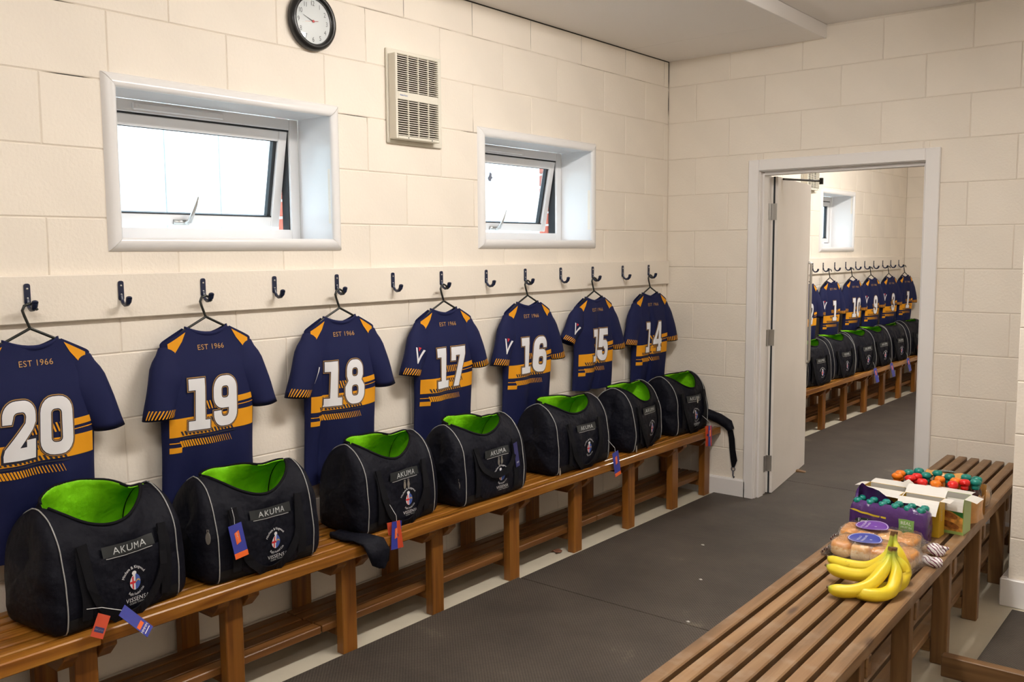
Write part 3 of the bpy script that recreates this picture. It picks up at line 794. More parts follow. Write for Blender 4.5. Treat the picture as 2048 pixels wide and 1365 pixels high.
def make_shirt(label, group, loc, rz, num, seed, hem=-0.71, width=1.0, folds=1.0, pleat=None, spl=0.095, spr=0.095, curl=(0, 0), nscale=0.150, nu=-0.005, kern=1.0, badge=None, detail=True, plain=(), bu=0.15):
    T = thing('rugby_shirt', label, 'shirt', loc, rz, group)
    s = Shirt(seed, hem, width, folds, pleat)
    bd = s.body(T)
    sl, fl = s.sleeve(T, -1, spl, curl[0]); sr, fr_ = s.sleeve(T, 1, spr, curl[1])
    # collar band round the neck
    wn = 0.083*width; rows = []
    for k in range(33):
        a = 2*PI*k/32; y = wn*math.cos(a); sn = math.sin(a)
        x = 0.019*sn; z = -0.035 - 0.022*(1 - math.cos(a)**2)*(1 if sn > 0 else 1.35)
        rows.append([(x*1.05, y, z - 0.008), (x*1.22 + 0.002*sn, y*1.03, z), (x*1.1, y*1.02, z + 0.007), (x*.85, y*.97, z + 0.006), (x*.8, y*.95, z - 0.006)])
    MB().grid(rows).obj('collar', M['navy'], T, smooth=True)
    B = s.back
    w_ = width
    for sd in (-1, 1):
        pl = [(sd*0.092*w_, -0.047), (sd*0.160*w_, -0.084), (sd*0.158*w_, -0.142), (sd*0.108*w_, -0.078)]
        if sd < 0: pl = pl[::-1]
        decal('shoulder_patch', polys(pl), B, 0.0022, M['amber'], T, 0.012, 0.02)
    if detail:
        decal('neck_lettering', place(text_mesh('EST 1966', 0.026, 1.08), 0.0, -0.112), B, 0.0022, M['gold'], T, 0.01, 0.01)
    e = 0.168*w_
    band = polys([(-e, -0.410), (e, -0.403), (e, -0.338), (-e, -0.345)], [(0.075*w_, -0.312), (e, -0.306), (e, -0.284), (0.075*w_, -0.290)], [(0.08*w_, -0.324), (e, -0.319), (e, -0.316), (0.08*w_, -0.321)], [(-e, -0.466), (-0.125*w_, -0.466), (-0.125*w_, -0.446), (-e, -0.446)], [(-e, -0.432), (-0.125*w_, -0.432), (-0.125*w_, -0.4285), (-e, -0.4285)])
    decal('waist_band', band, B, 0.0018, M['amber'], T, 0.012, 0.03)
    if detail:
        ah = decal('amber_hatching', merge_src(strokes(-0.125*w_, 0.075*w_, -0.448, -0.424, 22, 0.72, 0.010, 0.75), strokes(-0.05*w_, 0.075*w_, -0.322, -0.292, 11, 0.45, 0.010)), B, 0.0018, M['amber'], T, 0.02, 0)
        ah['kind'] = 'stuff'
        ah = decal('dark_hatching', merge_src(strokes(-0.07*w_, 0.09*w_, -0.370, -0.350, 14, 0.5, 0.010), strokes(-0.125*w_, 0.08*w_, -0.406, -0.390, 15, 0.55, 0.008), polys([(-0.125*w_, -0.418), (0.08*w_, -0.415), (0.08*w_, -0.4105), (-0.125*w_, -0.4135)])), B, 0.0025, M['dark_print'], T, 0.02, 0); ah['kind'] = 'stuff'
    hgt = 0.182; v0 = -0.392
    if num:
        for off, eps, mt in (((0.042, 0.0030, 'dark_print'), (0.030, 0.0036, 'gold'), (0.018, 0.0042, 'dark_print'), (0.0, 0.0050, 'print_white')) if detail else ((0.03, 0.003, 'dark_print'), (0, 0.0045, 'print_white'))):
            nm = {'print_white': 'back_number', 'gold': 'number_outline', 'dark_print': 'number_border'}[mt]
            decal(nm, place(number_src(num, off), nu, v0, nscale*kern, hgt), B, eps, M[mt], T, 0.010, 0.03)
    if detail:
        for fn_, sd in ((fl, -1), (fr_, 1)):
            if sd in plain: continue
            src = merge_src(strokes(-1.15, 1.15, 0.85, 0.975, 11, 0.42, 0.16*sd))
            decal('cuff_stripes', src, fn_, 0.0014, M['amber'], T, 0.12, 0.03)['kind'] = 'stuff'
            if badge == sd:
                k = -sd
                decal('sleeve_badge', polys(*[[(k*a + bu*k, b) for a, b in p][::k] for p in ([(-0.42, 0.44), (-0.22, 0.44), (0.02, 0.66), (-0.06, 0.74)], [(0.30, 0.44), (0.42, 0.44), (0.02, 0.74), (-0.06, 0.74), (-0.02, 0.66)])]), fn_, 0.0016, M['print_white'], T, 0.1, 0.03)
                decal('badge_accent', polys([(k*(-0.02) + bu*k, 0.42), (k*0.22 + bu*k, 0.42), (k*0.10 + bu*k, 0.50)][::k]), fn_, 0.0018, M['red'], T, 0.1, 0.03)
    return T

ZH = 1.306
spec = [
 # y, num, rz, seed, kwargs, extra label
 (1.232, '20', 0.02, 11, dict(nu=-0.010, spl=.085, plain=(1,)), 'farthest left, half cut by the picture edge'),
 (1.834, '19', 0.00, 12, dict(nu=-0.008, folds=0.9, spl=.07, plain=(1,)), 'second from the left'),
 (2.445, '18', -0.03, 13, dict(nu=-0.012, pleat=(-0.105, .012, .014), badge=-1, bu=-0.95, width=0.98, plain=(1,)), 'with a pleat through the digit 1'),
 (3.059, '17', -0.03, 14, dict(nu=0.000, badge=-1, width=1.0, curl=(.02, .02)), 'with a white tick badge on the left sleeve'),
 (3.678, '16', -0.06, 15, dict(nu=0.002, badge=-1, width=0.97, folds=1.1), 'turned slightly to the door side'),
 (4.278, '15', -0.05, 16, dict(nu=0.006, badge=-1, width=0.94, hem=-0.545, kern=0.78, pleat=(0.0, .016, .02), spl=.135, curl=(.07, 0)), 'hem gathered short behind a bag'),
 (4.885, '14', -0.08, 17, dict(nu=-0.010, width=0.95, kern=0.82, pleat=(-0.03, .014, .03)), 'nearest the far corner, folded across the digit 1'),
]
GS, GH = 'navy and amber rugby shirts along the window wall', 'black wire hangers along the window wall'
for y, num, rz, seed, kw, ex in spec:
    make_hanger('black wire coat hanger carrying the navy shirt numbered %s' % WORDS[int(num)], GH, (0.068, y-0.004, ZH), rz)
    make_shirt('navy and amber rugby shirt numbered %s, %s' % (WORDS[int(num)], ex), GS, (0.066, y-0.004, ZH), rz, num, seed, **kw)
spec2 = [(7.80, '2', 'mostly hidden behind the open door', 0), (8.362, '1', 'leftmost clear of the door, a tall 1 on its back', 1), (8.947, '10', 'second clear of the door, numbered ten', 2), (9.491, '9', 'third clear of the door, numbered nine', 3), (10.057, '3', 'fourth clear of the door, a 3 on its back', 4), (10.606, '1', 'by the far corner, a thin 1 on its back', 5)]
for y, num, ex, k in spec2:
    make_hanger('thin black coat hanger in the next room, %s' % ['behind the door', 'first in view', 'above the shirt numbered ten', 'above the shirt numbered nine', 'above the 3', 'by the far corner'][k], 'hangers in the next room', (X2+0.09, y-0.004, 1.271), -0.18)
    make_shirt('next-room rugby shirt, %s' % ex, 'rugby shirts in the next room', (X2+0.098, y-0.004, 1.271), -0.20, num, 30+k, width=0.80, hem=-0.66, spl=.07, spr=.07, kern=0.75, badge=-1 if k in (1, 3, 4) else None, nu=0.0, detail=k > 0)
# ------------------------------------------------------------------ kit bags
def fabric(name, col, rough=0.7, scale=500, st=0.3, big=0.9):
    m = simple(name, col, rough, bump=st, bscale=scale)
    nt = m.node_tree; b = nt.nodes['Principled BSDF']; b.inputs['Specular IOR Level'].default_value = 0.16
    if big:
        tc = nt.nodes.new('ShaderNodeTexCoord'); n = nt.nodes.new('ShaderNodeTexNoise'); n.inputs['Scale'].default_value = 11; n.inputs['Detail'].default_value = 3
        bp = nt.nodes.new('ShaderNodeBump'); bp.inputs['Strength'].default_value = big; bp.inputs['Distance'].default_value = 0.025
        nt.links.new(tc.outputs['Object'], n.inputs['Vector']); nt.links.new(n.outputs['Fac'], bp.inputs['Height'])
        old = b.inputs['Normal'].links[0].from_node
        nt.links.new(bp.outputs['Normal'], old.inputs['Normal'])
    return m
M['bag'] = fabric('black_navy_nylon', (0.0036, 0.0040, 0.0090), 0.6)
M['bag_base'] = fabric('black_coated_base', (0.010, 0.010, 0.011), 0.6, 900, 0.5, 0)
M['webbing'] = fabric('black_webbing', (0.0045, 0.0045, 0.007), 0.7, 1200, 0.5, 0)
M['strip'] = simple('slate_strip', (0.012, 0.015, 0.017), 0.5)
M['lime'] = fabric('lime_lining', (0.20, 0.60, 0.008), 0.42, 300, 0.25, 0.9)
M['pipe'] = simple('silver_piping', (0.34, 0.34, 0.34), 0.4)
M['badge_white'] = simple('white_embroidery', (0.72, 0.72, 0.74), 0.7)
M['badge_silver'] = simple('silver_lettering', (0.55, 0.57, 0.57), 0.5)
M['badge_red'] = simple('red_embroidery', (0.62, 0.02, 0.03), 0.7)
M['badge_blue'] = simple('blue_embroidery', (0.05, 0.10, 0.38), 0.7)
M['badge_gold'] = simple('gold_embroidery', (0.60, 0.38, 0.08), 0.7)
M['tag_blue'] = simple('blue_card_tag', (0.035, 0.045, 0.30), 0.25)
M['tag_navy'] = simple('navy_card_tag', (0.03, 0.03, 0.13), 0.3)
M['tag_orange'] = simple('orange_card_tag', (0.80, 0.13, 0.02), 0.3)
M['tag_red'] = simple('red_card_tag', (0.55, 0.06, 0.02), 0.35)
M['thread'] = simple('clear_tag_loop', (0.75, 0.75, 0.75), 0.3)

def spline(pts, n):
    """Catmull-Rom through 2D points resampled evenly by arc length"""
    P = [Vector((p[0], p[1], 0)) for p in pts]; P = [2*P[0]-P[1]] + P + [2*P[-1]-P[-2]]
    out = []
    for k in range(1, len(P)-2):
        for q in range(12):
            t = q/12; a, b, c, d = P[k-1], P[k], P[k+1], P[k+2]
            out.append(0.5*((2*b) + (c-a)*t + (2*a-5*b+4*c-d)*t*t + (3*b-a-3*c+d)*t**3))
    out.append(P[-2])
    L_ = [0]
    for a, b in zip(out, out[1:]): L_.append(L_[-1] + (b-a).length)
    res = []; j = 0
    for k in range(n+1):
        s_ = L_[-1]*k/n
        while j < len(out)-2 and L_[j+1] < s_: j += 1
        t = (s_ - L_[j])/max(1e-9, L_[j+1]-L_[j]); p = out[j].lerp(out[j+1], t); res.append((p.x, p.y))
    return res, L_[-1]

class Bag:
    def __init__(s, L=0.45, H=0.335, dip=0.36, flap=0.03, skew=0.0, seed=1, back_rise=0.0, fc=-0.28, fw=0.55):
        s.fc, s.fw = fc, fw
        s.L, s.H, s.dip, s.skew, s.flap, s.seed = L, H, dip, skew, flap, seed
        h = H/0.335
        s.pf, s.Lf = spline([(0.085, 0.0), (0.112, 0.006), (0.121, 0.03), (0.124, 0.10*h), (0.117, 0.18*h), (0.098, 0.25*h), (0.062, 0.305*h), (0.02, 0.331*h), (0.0, 0.335*h)], 60)
        s.pb, s.Lb = spline([(-0.085, 0.0), (-0.112, 0.006), (-0.121, 0.03), (-0.122, 0.10*h), (-0.118, 0.18*h), (-0.102, 0.25*h), (-0.064, 0.305*h), (-0.02, 0.331*h), (0.0, 0.335*h)], 60)
        s.rise = back_rise
    def bump(s, q):
        q = q - s.skew*(1-q*q)
        a = abs(q)/0.84
        return max(0.0, 1 - a*a)**0.75 if a < 1 else 0.0
    def P(s, prof, t):
        t = max(0, min(0.99999, t)); k = t*60; i = int(k); f = k - i
        a, b = prof[i], prof[min(60, i+1)]
        return a[0]+(b[0]-a[0])*f, a[1]+(b[1]-a[1])*f
    def front(s, q, t):
        """q -1..1 along, t 0..1 from base to rim"""
        b = s.bump(q); tr = 1 - s.dip*b
        x, z = s.P(s.pf, t*tr)
        g = ssmooth(0.55, 1.0, t)*b
        x += 0.012*g + 0.006*math.sin(5*q + s.seed)*g; 
        bul = math.sin(PI*min(1, t*1.2))*(1-q*q)*0.006
        n = mnoise.noise(Vector((q*2.2, t*2.5, s.seed)))*0.010*math.sin(PI*min(1, t)) + mnoise.noise(Vector((q*6, t*5, s.seed+4)))*0.004*math.sin(PI*min(1, t))
        return Vector((x + bul + n, q*s.L/2, z + n*0.5))
    def bumpb(s, q):
        a = abs(q - s.fc)/s.fw
        return max(0.0, 1 - a*a)**0.6 if a < 1 else 0.0
    def backp(s, q, t):
        b = s.bumpb(q)
        x, z = s.P(s.pb, t)
        # the open lid edge stands up at the back
        t2 = ssmooth(0.45, 1.0, t)
        xf = -0.118 + 0.03*t2; zf = 0.0
        hh = s.P(s.pb, 0.45)[1]
        zf = hh + (s.H + s.flap - hh)*((t-0.45)/0.55) if t > 0.45 else z
        k = b*(1 if t > .45 else 0)
        n = mnoise.noise(Vector((q*3.5 + 7, t*3.0, s.seed)))*0.013*t2
        return Vector((x*(1-k) + xf*k + n, q*s.L/2, z*(1-k) + zf*k + n*.6))
    def surf(s, u, v, eps):
        q = max(-1, min(1, u/(s.L/2)))
        lo, hi = 0.0, 1.0
        tr = 1 - s.dip*s.bump(q)
        t = min(0.999, v/s.Lf/tr)
        p = s.front(q, t); d = 0.004
        a = s.front(min(1, q+.01), t) - s.front(max(-1, q-.01), t); b_ = s.front(q, min(1, t+.01)) - s.front(q, max(0, t-.01))
        n = a.cross(b_); n.normalize()
        return p + n*eps

def arc_text(txt, r, a0, a1, size, inside=False):
    V, F = text_mesh(txt, size, 1.0)
    xs = [p[0] for p in V]; x0, x1 = min(xs), max(xs)
    out = []
    for x, y in V:
        f = (x-x0)/(x1-x0); a = math.radians(a0 + (a1-a0)*f)
        rr = r + y if not inside else r - y
        out.append((rr*math.cos(a), rr*math.sin(a)))
    return out, F
_emb = {}
def emblem_parts():
    if not _emb:
        _emb['ring'] = merge_src(arc_text('Mitcham & Kingwood', 0.0375, 158, 35, 0.0115), arc_text('Rugby Football Club', 0.0385, 232, 325, 0.0105, True))
        egg = lambda a0, a1: [(0.0195*math.cos(math.radians(a))*(1 - 0.18*max(0, math.sin(math.radians(a)))), 0.0245*math.sin(math.radians(a))) for a in [a0 + (a1-a0)*k/14 for k in range(15)]]
        _emb['white'] = merge_src(polys(egg(90, 270)), polys([(-0.003+0.0075*math.cos(2*PI*k/12), 0.0275+0.0065*math.sin(2*PI*k/12)) for k in range(12)]))
        _emb['blue'] = polys(egg(-90, 90))
        _emb['red'] = polys([(-0.0195, -0.0035), (0, -0.0035), (0, 0.0035), (-0.0192, 0.0035)], [(-0.0115, -0.0185), (-0.0065, -0.0225), (-0.0065, 0.0205), (-0.0115, 0.0165)])
        _emb['gold'] = polys(arc(0.009, 0.0, 0.008, 0.008, 0, 180, 8) + arc(0.009, 0.0, 0.0045, 0.0045, 180, 0, 8))
        _emb['vis'] = merge_src(text_mesh('VISSENSA', 0.0180, 1.08))
        _emb['sub'] = text_mesh('CLEAR THINKING IT', 0.0075, 1.1)
        _emb['aku'] = text_mesh('AKUMA', 0.0275, 1.14)
    return _emb
def card(name, w_, h_, mat, parent, loc, rot, marks=()):
    """a thin swing-tag card with printed marks on its room face (local x out, y across, z up)"""
    o = bpy.data.objects.new(name, MB().box(-0.0006, 0.0006, -w_/2, w_/2, -h_, 0).mesh(name, mat)); link(o, parent)
    o.location = loc; o.rotation_euler = rot
    for (mn, src, mm) in marks:
        decal(mn, src, lambda u, v, e: Vector((0.0006+e, u, v)), 0.0005, mm, o, 0, 0, False)
    return o
def zip_pull(parent, loc, rot=(0, 0, 0), k=1.0):
    m = MB().prism([(0.0085*k*math.cos(a), -0.022*k + 0.020*k*math.sin(a)) for a in [2*PI*q/14 for q in range(14)]], 0, -0.0012, 0.0012)
    m.tube([(0, -0.003, -0.003), (0, -0.003, 0.006), (0, 0.003, 0.006), (0, 0.003, -0.003)], 0.0012, 6)
    return m.obj('zip_pull', M['silver'], parent, loc=loc).__setattr__('rotation_euler', rot)

def make_bag(label, group, loc, rz, bag, tags=(), pulls=(), handle='U', end_strap=None, emblem_u=0.022, vis=True, detail=True, strap=None, scale=(1.04, 1.02, 1.035)):
    T = thing('kit_bag', label, 'bag', loc, rz, group)
    NQ, NT = 34, 26
    qs = [-1 + 2*k/NQ for k in range(NQ+1)]
    f = [[bag.front(q, t/NT) for q in qs] for t in range(NT+1)]
    b = [[bag.backp(q, t/NT) for q in qs] for t in range(NT+1)]
    # rolled rim on the front sheet
    rim = []
    for k, q in enumerate(qs): 
        p = f[-1][k]; bb = bag.bump(q); rim.append(p + Vector((-0.006*bb, 0, -0.004*bb)))
    m = MB().grid(f + [rim]); n = len(m.f)
    m.grid(b); m.f = m.f[:n] + [x[::-1] for x in m.f[n:]]
    bot = [[f[0][k] for k in range(NQ+1)], [b[0][k] for k in range(NQ+1)]]; n = len(m.f); m.grid(bot); m.f[n:] = [x[::-1] for x in m.f[n:]]
    m.obj('shell', M['bag'], T, smooth=True, merge=0.0004)
    # bulging end panels
    for sd in (-1, 1):
        k = 0 if sd < 0 else NQ
        loop = [f[t][k] for t in range(NT+1)] + [b[t][k] for t in range(NT-1, -1, -1)]
        c = sum(loop, Vector())/len(loop)
        rows = []
        for sc, out in ((1.0, 0.0), (0.985, 0.014), (0.93, 0.029), (0.80, 0.040), (0.5, 0.047), (0.2, 0.048)):
            rows.append([Vector((c.x + (p.x-c.x)*sc, p.y + sd*out*(1 - 0.5*(p.z/bag.H)**4) + 0.004*sd*mnoise.noise(Vector((p.x*14, p.z*14, bag.seed+sd)))*(sc < .95), max(0.0, c.z + (p.z-c.z)*sc))) for p in loop])
        m = MB().grid(rows, True); m.fan(rows[-1], sum(rows[-1], Vector())/len(loop))
        if sd > 0: m.f = [x[::-1] for x in m.f]
        m.obj('end_panel', M['bag'], T, smooth=True, merge=0.0003)
    # piping arches
    for sd in (-1, 1):
        q = sd*0.985
        path = [bag.front(q, t/30)*1.0 + Vector((0.0018, 0, 0.0012)) for t in range(1, 31)] + [bag.backp(q, t/30) + Vector((-0.0015, 0, 0.001)) for t in range(29, 14, -1)]
        MB().tube(path, 0.0021, 6).obj('piping', M['pipe'], T, smooth=True)
    # lime lining: back sheet, ends and floor of the opening
    off = lambda p, d: p + Vector((d, 0, 0))
    qq = [q for q in qs if abs(q) <= 0.93]
    lin = [[off(bag.backp(q, t/NT), 0.005) + Vector((0, 0, -0.002)) for q in qq] for t in range(6, NT+1)]
    lin.append([off(bag.backp(q, 1.0), 0.001) + Vector((0, 0, 0.003*bag.bumpb(q))) for q in qq])
    m = MB().grid(lin)
    m.obj('lining_back', M['lime'], T, smooth=True)
    for sd in (-1, 1):
        rows = []
        for t in range(4, NT+1):
            a, c_ = bag.front(sd*0.92, t/NT*0.98), bag.backp(sd*0.92, t/NT*0.98)
            rows.append([Vector((a.x-0.006, a.y, a.z-0.003)).lerp(Vector((c_.x+0.0015, c_.y, c_.z-0.003)), k/8) + Vector((0, 0.02*sd*math.sin(PI*k/8), 0)) for k in range(9)])
        MB().grid(rows).obj('lining_end', M['lime'], T, smooth=True)
    rows = [[Vector((-0.112 + 0.222*k/10, q*bag.L/2, 0.115 + 0.028*mnoise.noise(Vector((k*.5, q*3, bag.seed))))) for k in range(11)] for q in [-.86 + 1.72*j/14 for j in range(15)]]
    MB().grid(rows).obj('lining_floor', M['lime'], T, smooth=True)
    rows = [[bag.front(q, t/NT) + Vector((-0.004, 0, -0.001)) for q in qq] for t in range(6, NT+1)]
    MB().grid(rows).obj('lining_front', M['lime'], T, smooth=True)
    # rim binding along the front of the opening
    path = [bag.front(q, 1.0) + Vector((0, 0, 0.001)) for q in [-.84 + 1.68*k/30 for k in range(31)]]
    MB().tube(path, 0.0045, 6).obj('opening_trim', M['webbing'], T, smooth=True)
    path = [bag.backp(q, 1.0) + Vector((-0.002, 0, 0.001)) for q in [-.84 + 1.68*k/30 for k in range(31)]]
    MB().tube(path, 0.0045, 6).obj('lid_trim', M['webbing'], T, smooth=True)
    Sf = bag.surf; h = bag.L/2
    decal('base_panel', polys([(-h*.98, 0.012), (h*.98, 0.012), (h*.98, 0.070), (-h*.98, 0.070)]), Sf, 0.002, M['bag_base'], T, 0.02, 0.012)
    U = emblem_u
    # front pocket with rounded bottom
    pk = [(-0.115, 0.212), (-0.120, 0.10)] + arc(-0.06, 0.10, 0.06, 0.062, 180, 270, 6) + arc(0.08, 0.10, 0.06, 0.062, 270, 360, 6) + [(0.140, 0.10), (0.135, 0.212)]
    decal('front_pocket', polys(pk), Sf, 0.006, M['bag'], T, 0.02, 0.02)
    rows_ = [[Sf(u, v, e) for e in (0.0, 0.0065)] for u, v in pk]
    MB().grid(rows_).obj('pocket_edge', M['webbing'], T)
    decal('label_strip', polys([(-0.070, 0.211), (0.096, 0.211), (0.094, 0.243), (-0.068, 0.243)]), Sf, 0.0075, M['strip'], T, 0.02, 0.012)
    decal('strip_trim', polys([(-0.06, 0.2065), (0.085, 0.2065), (0.085, 0.2088), (-0.06, 0.2088)]), Sf, 0.008, M['pipe'], T, 0.01, 0)
    E = emblem_parts()
    decal('strip_lettering', place(E['aku'], U-0.006, 0.2165), Sf, 0.0085, M['badge_silver'], T, 0.01, 0.01)
    ev = 0.124
    decal('emblem_lettering', place(E['ring'], U, ev), Sf, 0.0085, M['badge_white'], T, 0.012, 0.012)['kind'] = 'stuff'
    decal('emblem_cross_field', place(E['white'], U, ev, 0.92), Sf, 0.0085, M['badge_white'], T, 0.01, 0.01)
    decal('emblem_blue_field', place(E['blue'], U, ev, 0.92), Sf, 0.0085, M['badge_blue'], T, 0.01, 0.01)
    decal('emblem_cross', place(E['red'], U, ev, 0.92), Sf, 0.0092, M['badge_red'], T, 0.01, 0.01)
    decal('emblem_rainbow', place(E['gold'], U, ev, 0.92), Sf, 0.0092, M['badge_gold'], T, 0.01, 0.01)
    if vis:
        decal('sponsor_lettering', place(E['vis'], U+0.008, 0.068), Sf, 0.0085, M['badge_white'], T, 0.012, 0.012)
        decal('sponsor_subline', place(E['sub'], U+0.018, 0.060), Sf, 0.0085, M['badge_silver'], T, 0.012, 0)
    # webbing straps and the drooping carry handle
    for u in (-0.128, 0.128):
        decal('webbing_strap', polys([(u-0.016, 0.06), (u+0.016, 0.06), (u+0.016, 0.262), (u-0.016, 0.262)]), Sf, 0.0105, M['webbing'], T, 0.02, 0.02)
    if handle:
        cen = [(-0.128 + 0.256*k/20, 0.262 - (0.225 if handle == 'U' else 0.13)*math.sin(PI*k/20)**0.38) for k in range(21)]
        rows_ = []
        for k, (u, v) in enumerate(cen):
            a = cen[max(0, k-1)]; b_ = cen[min(20, k+1)]; d = Vector((b_[0]-a[0], b_[1]-a[1])); d.normalize(); nn = Vector((-d.y, d.x))
            w2 = 0.013; g = 0.012 + 0.004*math.sin(PI*k/20)
            rows_.append([Sf(u-nn.x*w2, v-nn.y*w2, g), Sf(u-nn.x*w2, v-nn.y*w2, g+0.004), Sf(u+nn.x*w2, v+nn.y*w2, g+0.004), Sf(u+nn.x*w2, v+nn.y*w2, g)])
        MB().grid(rows_, True).obj('carry_handle', M['webbing'], T, smooth=False)
    for p in pulls:
        if p[0] == 'f': q_ = Sf(p[1], p[2], 0.011); zip_pull(T, q_, (0, 0, 0), 0.72)
        elif p[0] == 'l': zip_pull(T, (p[1], -bag.L/2 - 0.030, p[2]), (0, 0, -PI/2 + 0.5))
        elif p[0] == 'r': zip_pull(T, (p[1], bag.L/2 + 0.012, p[2]), (0, 0, 0.25))
    for tg in tags: tg(T, bag)
    if strap: strap(T, bag)
    T.scale = scale
    return T
def small_text(txt, size, u, v, rot=0.0): return place(text_mesh(txt, size, 1.0), u, v, 1.0, None, rot)
def tag_set(u, v, rot1=0.0, rot2=0.35, both=True, lean=0.25, w_=0.052, h_=0.105, flip=False, out=0.03, yaw=0.0):
    def f(T, bag):
        p = bag.surf(u, v, out)
        if both:
            card('swing_tag', w_, h_, M['tag_red'], T, p + Vector((-0.006, -0.012, 0)), (rot2, -lean, yaw - 0.5), [('tag_logo', polys([(-.012, -.06), (.012, -.06), (.012, -.048), (-.012, -.048)]), M['tag_navy'])])
        marks = [('tag_logo', polys([(-.009, -.066), (.009, -.060), (.009, -.022), (-.009, -.028)]), M['tag_orange']), ('tag_lettering', small_text('AKUMA', 0.010, 0.0035, -0.044, PI/2), M['badge_white'])]
        if flip: marks.append(('tag_border', polys([(-w_/2, -h_), (w_/2, -h_), (w_/2, -h_+.018), (-w_/2, -h_+.018)]), M['tag_orange']))
        card('swing_tag', w_, h_, M['tag_blue'], T, p, (rot1, -lean, yaw), marks)
        MB().tube([p, p + Vector((-0.004, 0.002, 0.02)), bag.surf(u+.004, v+.05, .012)], 0.0008, 5).obj('tag_loop', M['thread'], T)
    return f
def bag1_tags(T, bag):
    p = bag.surf(-0.055, 0.088, 0.062)
    card('swing_tag', 0.036, 0.105, M['tag_blue'], T, p, (0.62, -0.45, 0.1), [('tag_logo', polys([(-.015, -.075), (.010, -.075), (.010, -.063), (-.015, -.063)]), M['tag_orange']), ('tag_lettering', small_text('MMMM', 0.011, -0.002, -0.088), M['badge_white']), ('tag_rule', polys([(-.014, -.095), (.013, -.095), (.013, -.0925), (-.014, -.0925)]), M['badge_white'])])
    card('swing_tag', 0.035, 0.062, M['tag_red'], T, bag.surf(-0.115, 0.080, 0.056), (-0.5, -0.25, -0.2), [('tag_logo', polys([(-.013, -.048), (.013, -.048), (.013, -.034), (-.013, -.034)]), M['tag_navy']), ('tag_lettering', small_text('AKUMA', 0.007, 0, -0.0435), M['badge_silver'])])
    MB().tube([bag.surf(-0.135, 0.094, .014), bag.surf(-0.10, 0.099, .04), bag.surf(-0.07, 0.096, .056), p], 0.0010, 5).obj('tag_loop', M['thread'], T)
def loose_strap_over_edge(T, bag):
    """padded shoulder strap slumped over the bench edge at the bag's left"""
    path = [Vector((0.02, -bag.L/2-0.075, 0.012)), Vector((0.10, -bag.L/2-0.075, 0.014)), Vector((0.165, -bag.L/2-0.065, 0.018)), Vector((0.205, -bag.L/2-0.055, 0.008)), Vector((0.222, -bag.L/2-0.045, -0.03)), Vector((0.224, -bag.L/2-0.04, -0.072)), Vector((0.222, -bag.L/2-0.035, -0.090))]
    rows = []
    for k, p in enumerate(path):
        w2 = [0.028, 0.040, 0.052, 0.056, 0.054, 0.040, 0.012][k]; th = 0.011
        a = path[max(0, k-1)]; b = path[min(6, k+1)]; d = (b-a).normalized(); up = Vector((-d.z, 0, d.x)).normalized()
        row = []
        for j in range(12):
            an = 2*PI*j/12; row.append(p + Vector((0, 1, 0))*w2*math.cos(an) + up*(th*math.sin(an) + 0.005*math.sin(3*an + 1.7*k)))
        rows.append(row)
    m = MB().grid(rows, True); m.fan(rows[-1], sum(rows[-1], Vector())/12); m.fan(rows[0][::-1], sum(rows[0], Vector())/12)
    m.obj('shoulder_strap', M['bag'], T, smooth=True)
def strap_by_door(T, bag):
    """padded shoulder strap lying off the bench end and hanging in front of the far wall, with a clip"""
    e = bag.L/2
    path = [Vector((0.02, e+0.03, 0.10)), Vector((0.10, e+0.055, 0.075)), Vector((0.17, e+0.07, 0.05)), Vector((0.225, e+0.073, 0.022)), Vector((0.245, e+0.073, -0.01))]
    m = MB().tube(path, [0.024, 0.03, 0.032, 0.032, 0.022], 12)
    m.obj('strap_pad', M['bag'], T, smooth=True)
    cen = [Vector((0.238, e+0.073, -0.01)), Vector((0.250, e+0.072, -0.06)), Vector((0.256, e+0.073, -0.13)), Vector((0.266, e+0.073, -0.19)), Vector((0.262, e+0.073, -0.235))]
    rows = [[c + Vector((sx*w2, sy*.0015, 0)) for sx, sy in ((-1, -1), (1, -1), (1, 1), (-1, 1))] for c, w2 in zip(cen, (0.019, 0.019, 0.019, 0.021, 0.008))]
    MB().grid(rows, True).obj('shoulder_strap', M['webbing'], T)
    c = cen[-1]
    ring = [c + Vector((0.012*math.cos(a), 0, -0.010 + 0.012*math.sin(a))) for a in [2*PI*k/14 for k in range(14)]]
    MB().tube(ring, 0.0022, 6, closed=True).tube([c + Vector(p) for p in ((0, 0, -0.02), (0, 0, -0.05), (0.006, 0, -0.065), (0.010, 0, -0.055))], 0.0032, 6).obj('strap_clip', M['hook'], T, smooth=True)
ZB = 0.4305
GB = 'black kit bags on the wall bench'
BX = 0.222
b1 = Bag(L=0.365, dip=0.27, flap=0.03, skew=-0.1, seed=1, fc=-0.12, fw=0.74)
make_bag('black kit bag farthest left, lime lining wide open, a blue tag hanging from its front', GB, (BX-0.010, 1.330, ZB), 0.10, b1, tags=[bag1_tags], pulls=[('l', 0.085, 0.155), ('l', 0.075, 0.105), ('r', 0.10, 0.13)], scale=(1.12, 1.04, 1.07))
b2 = Bag(L=0.380, dip=0.30, flap=-0.005, skew=0.05, seed=2)
make_bag('black kit bag with an orange and navy tag on its left strap', GB, (BX, 1.862, ZB), -0.02, b2, tags=[tag_set(-0.135, 0.215, 0.12, -0.3, False, 0.15, 0.05, 0.11, True, 0.022)], pulls=[('l', 0.118, 0.185)])
b3 = Bag(L=0.375, dip=0.29, flap=0.0, skew=-0.05, seed=3)
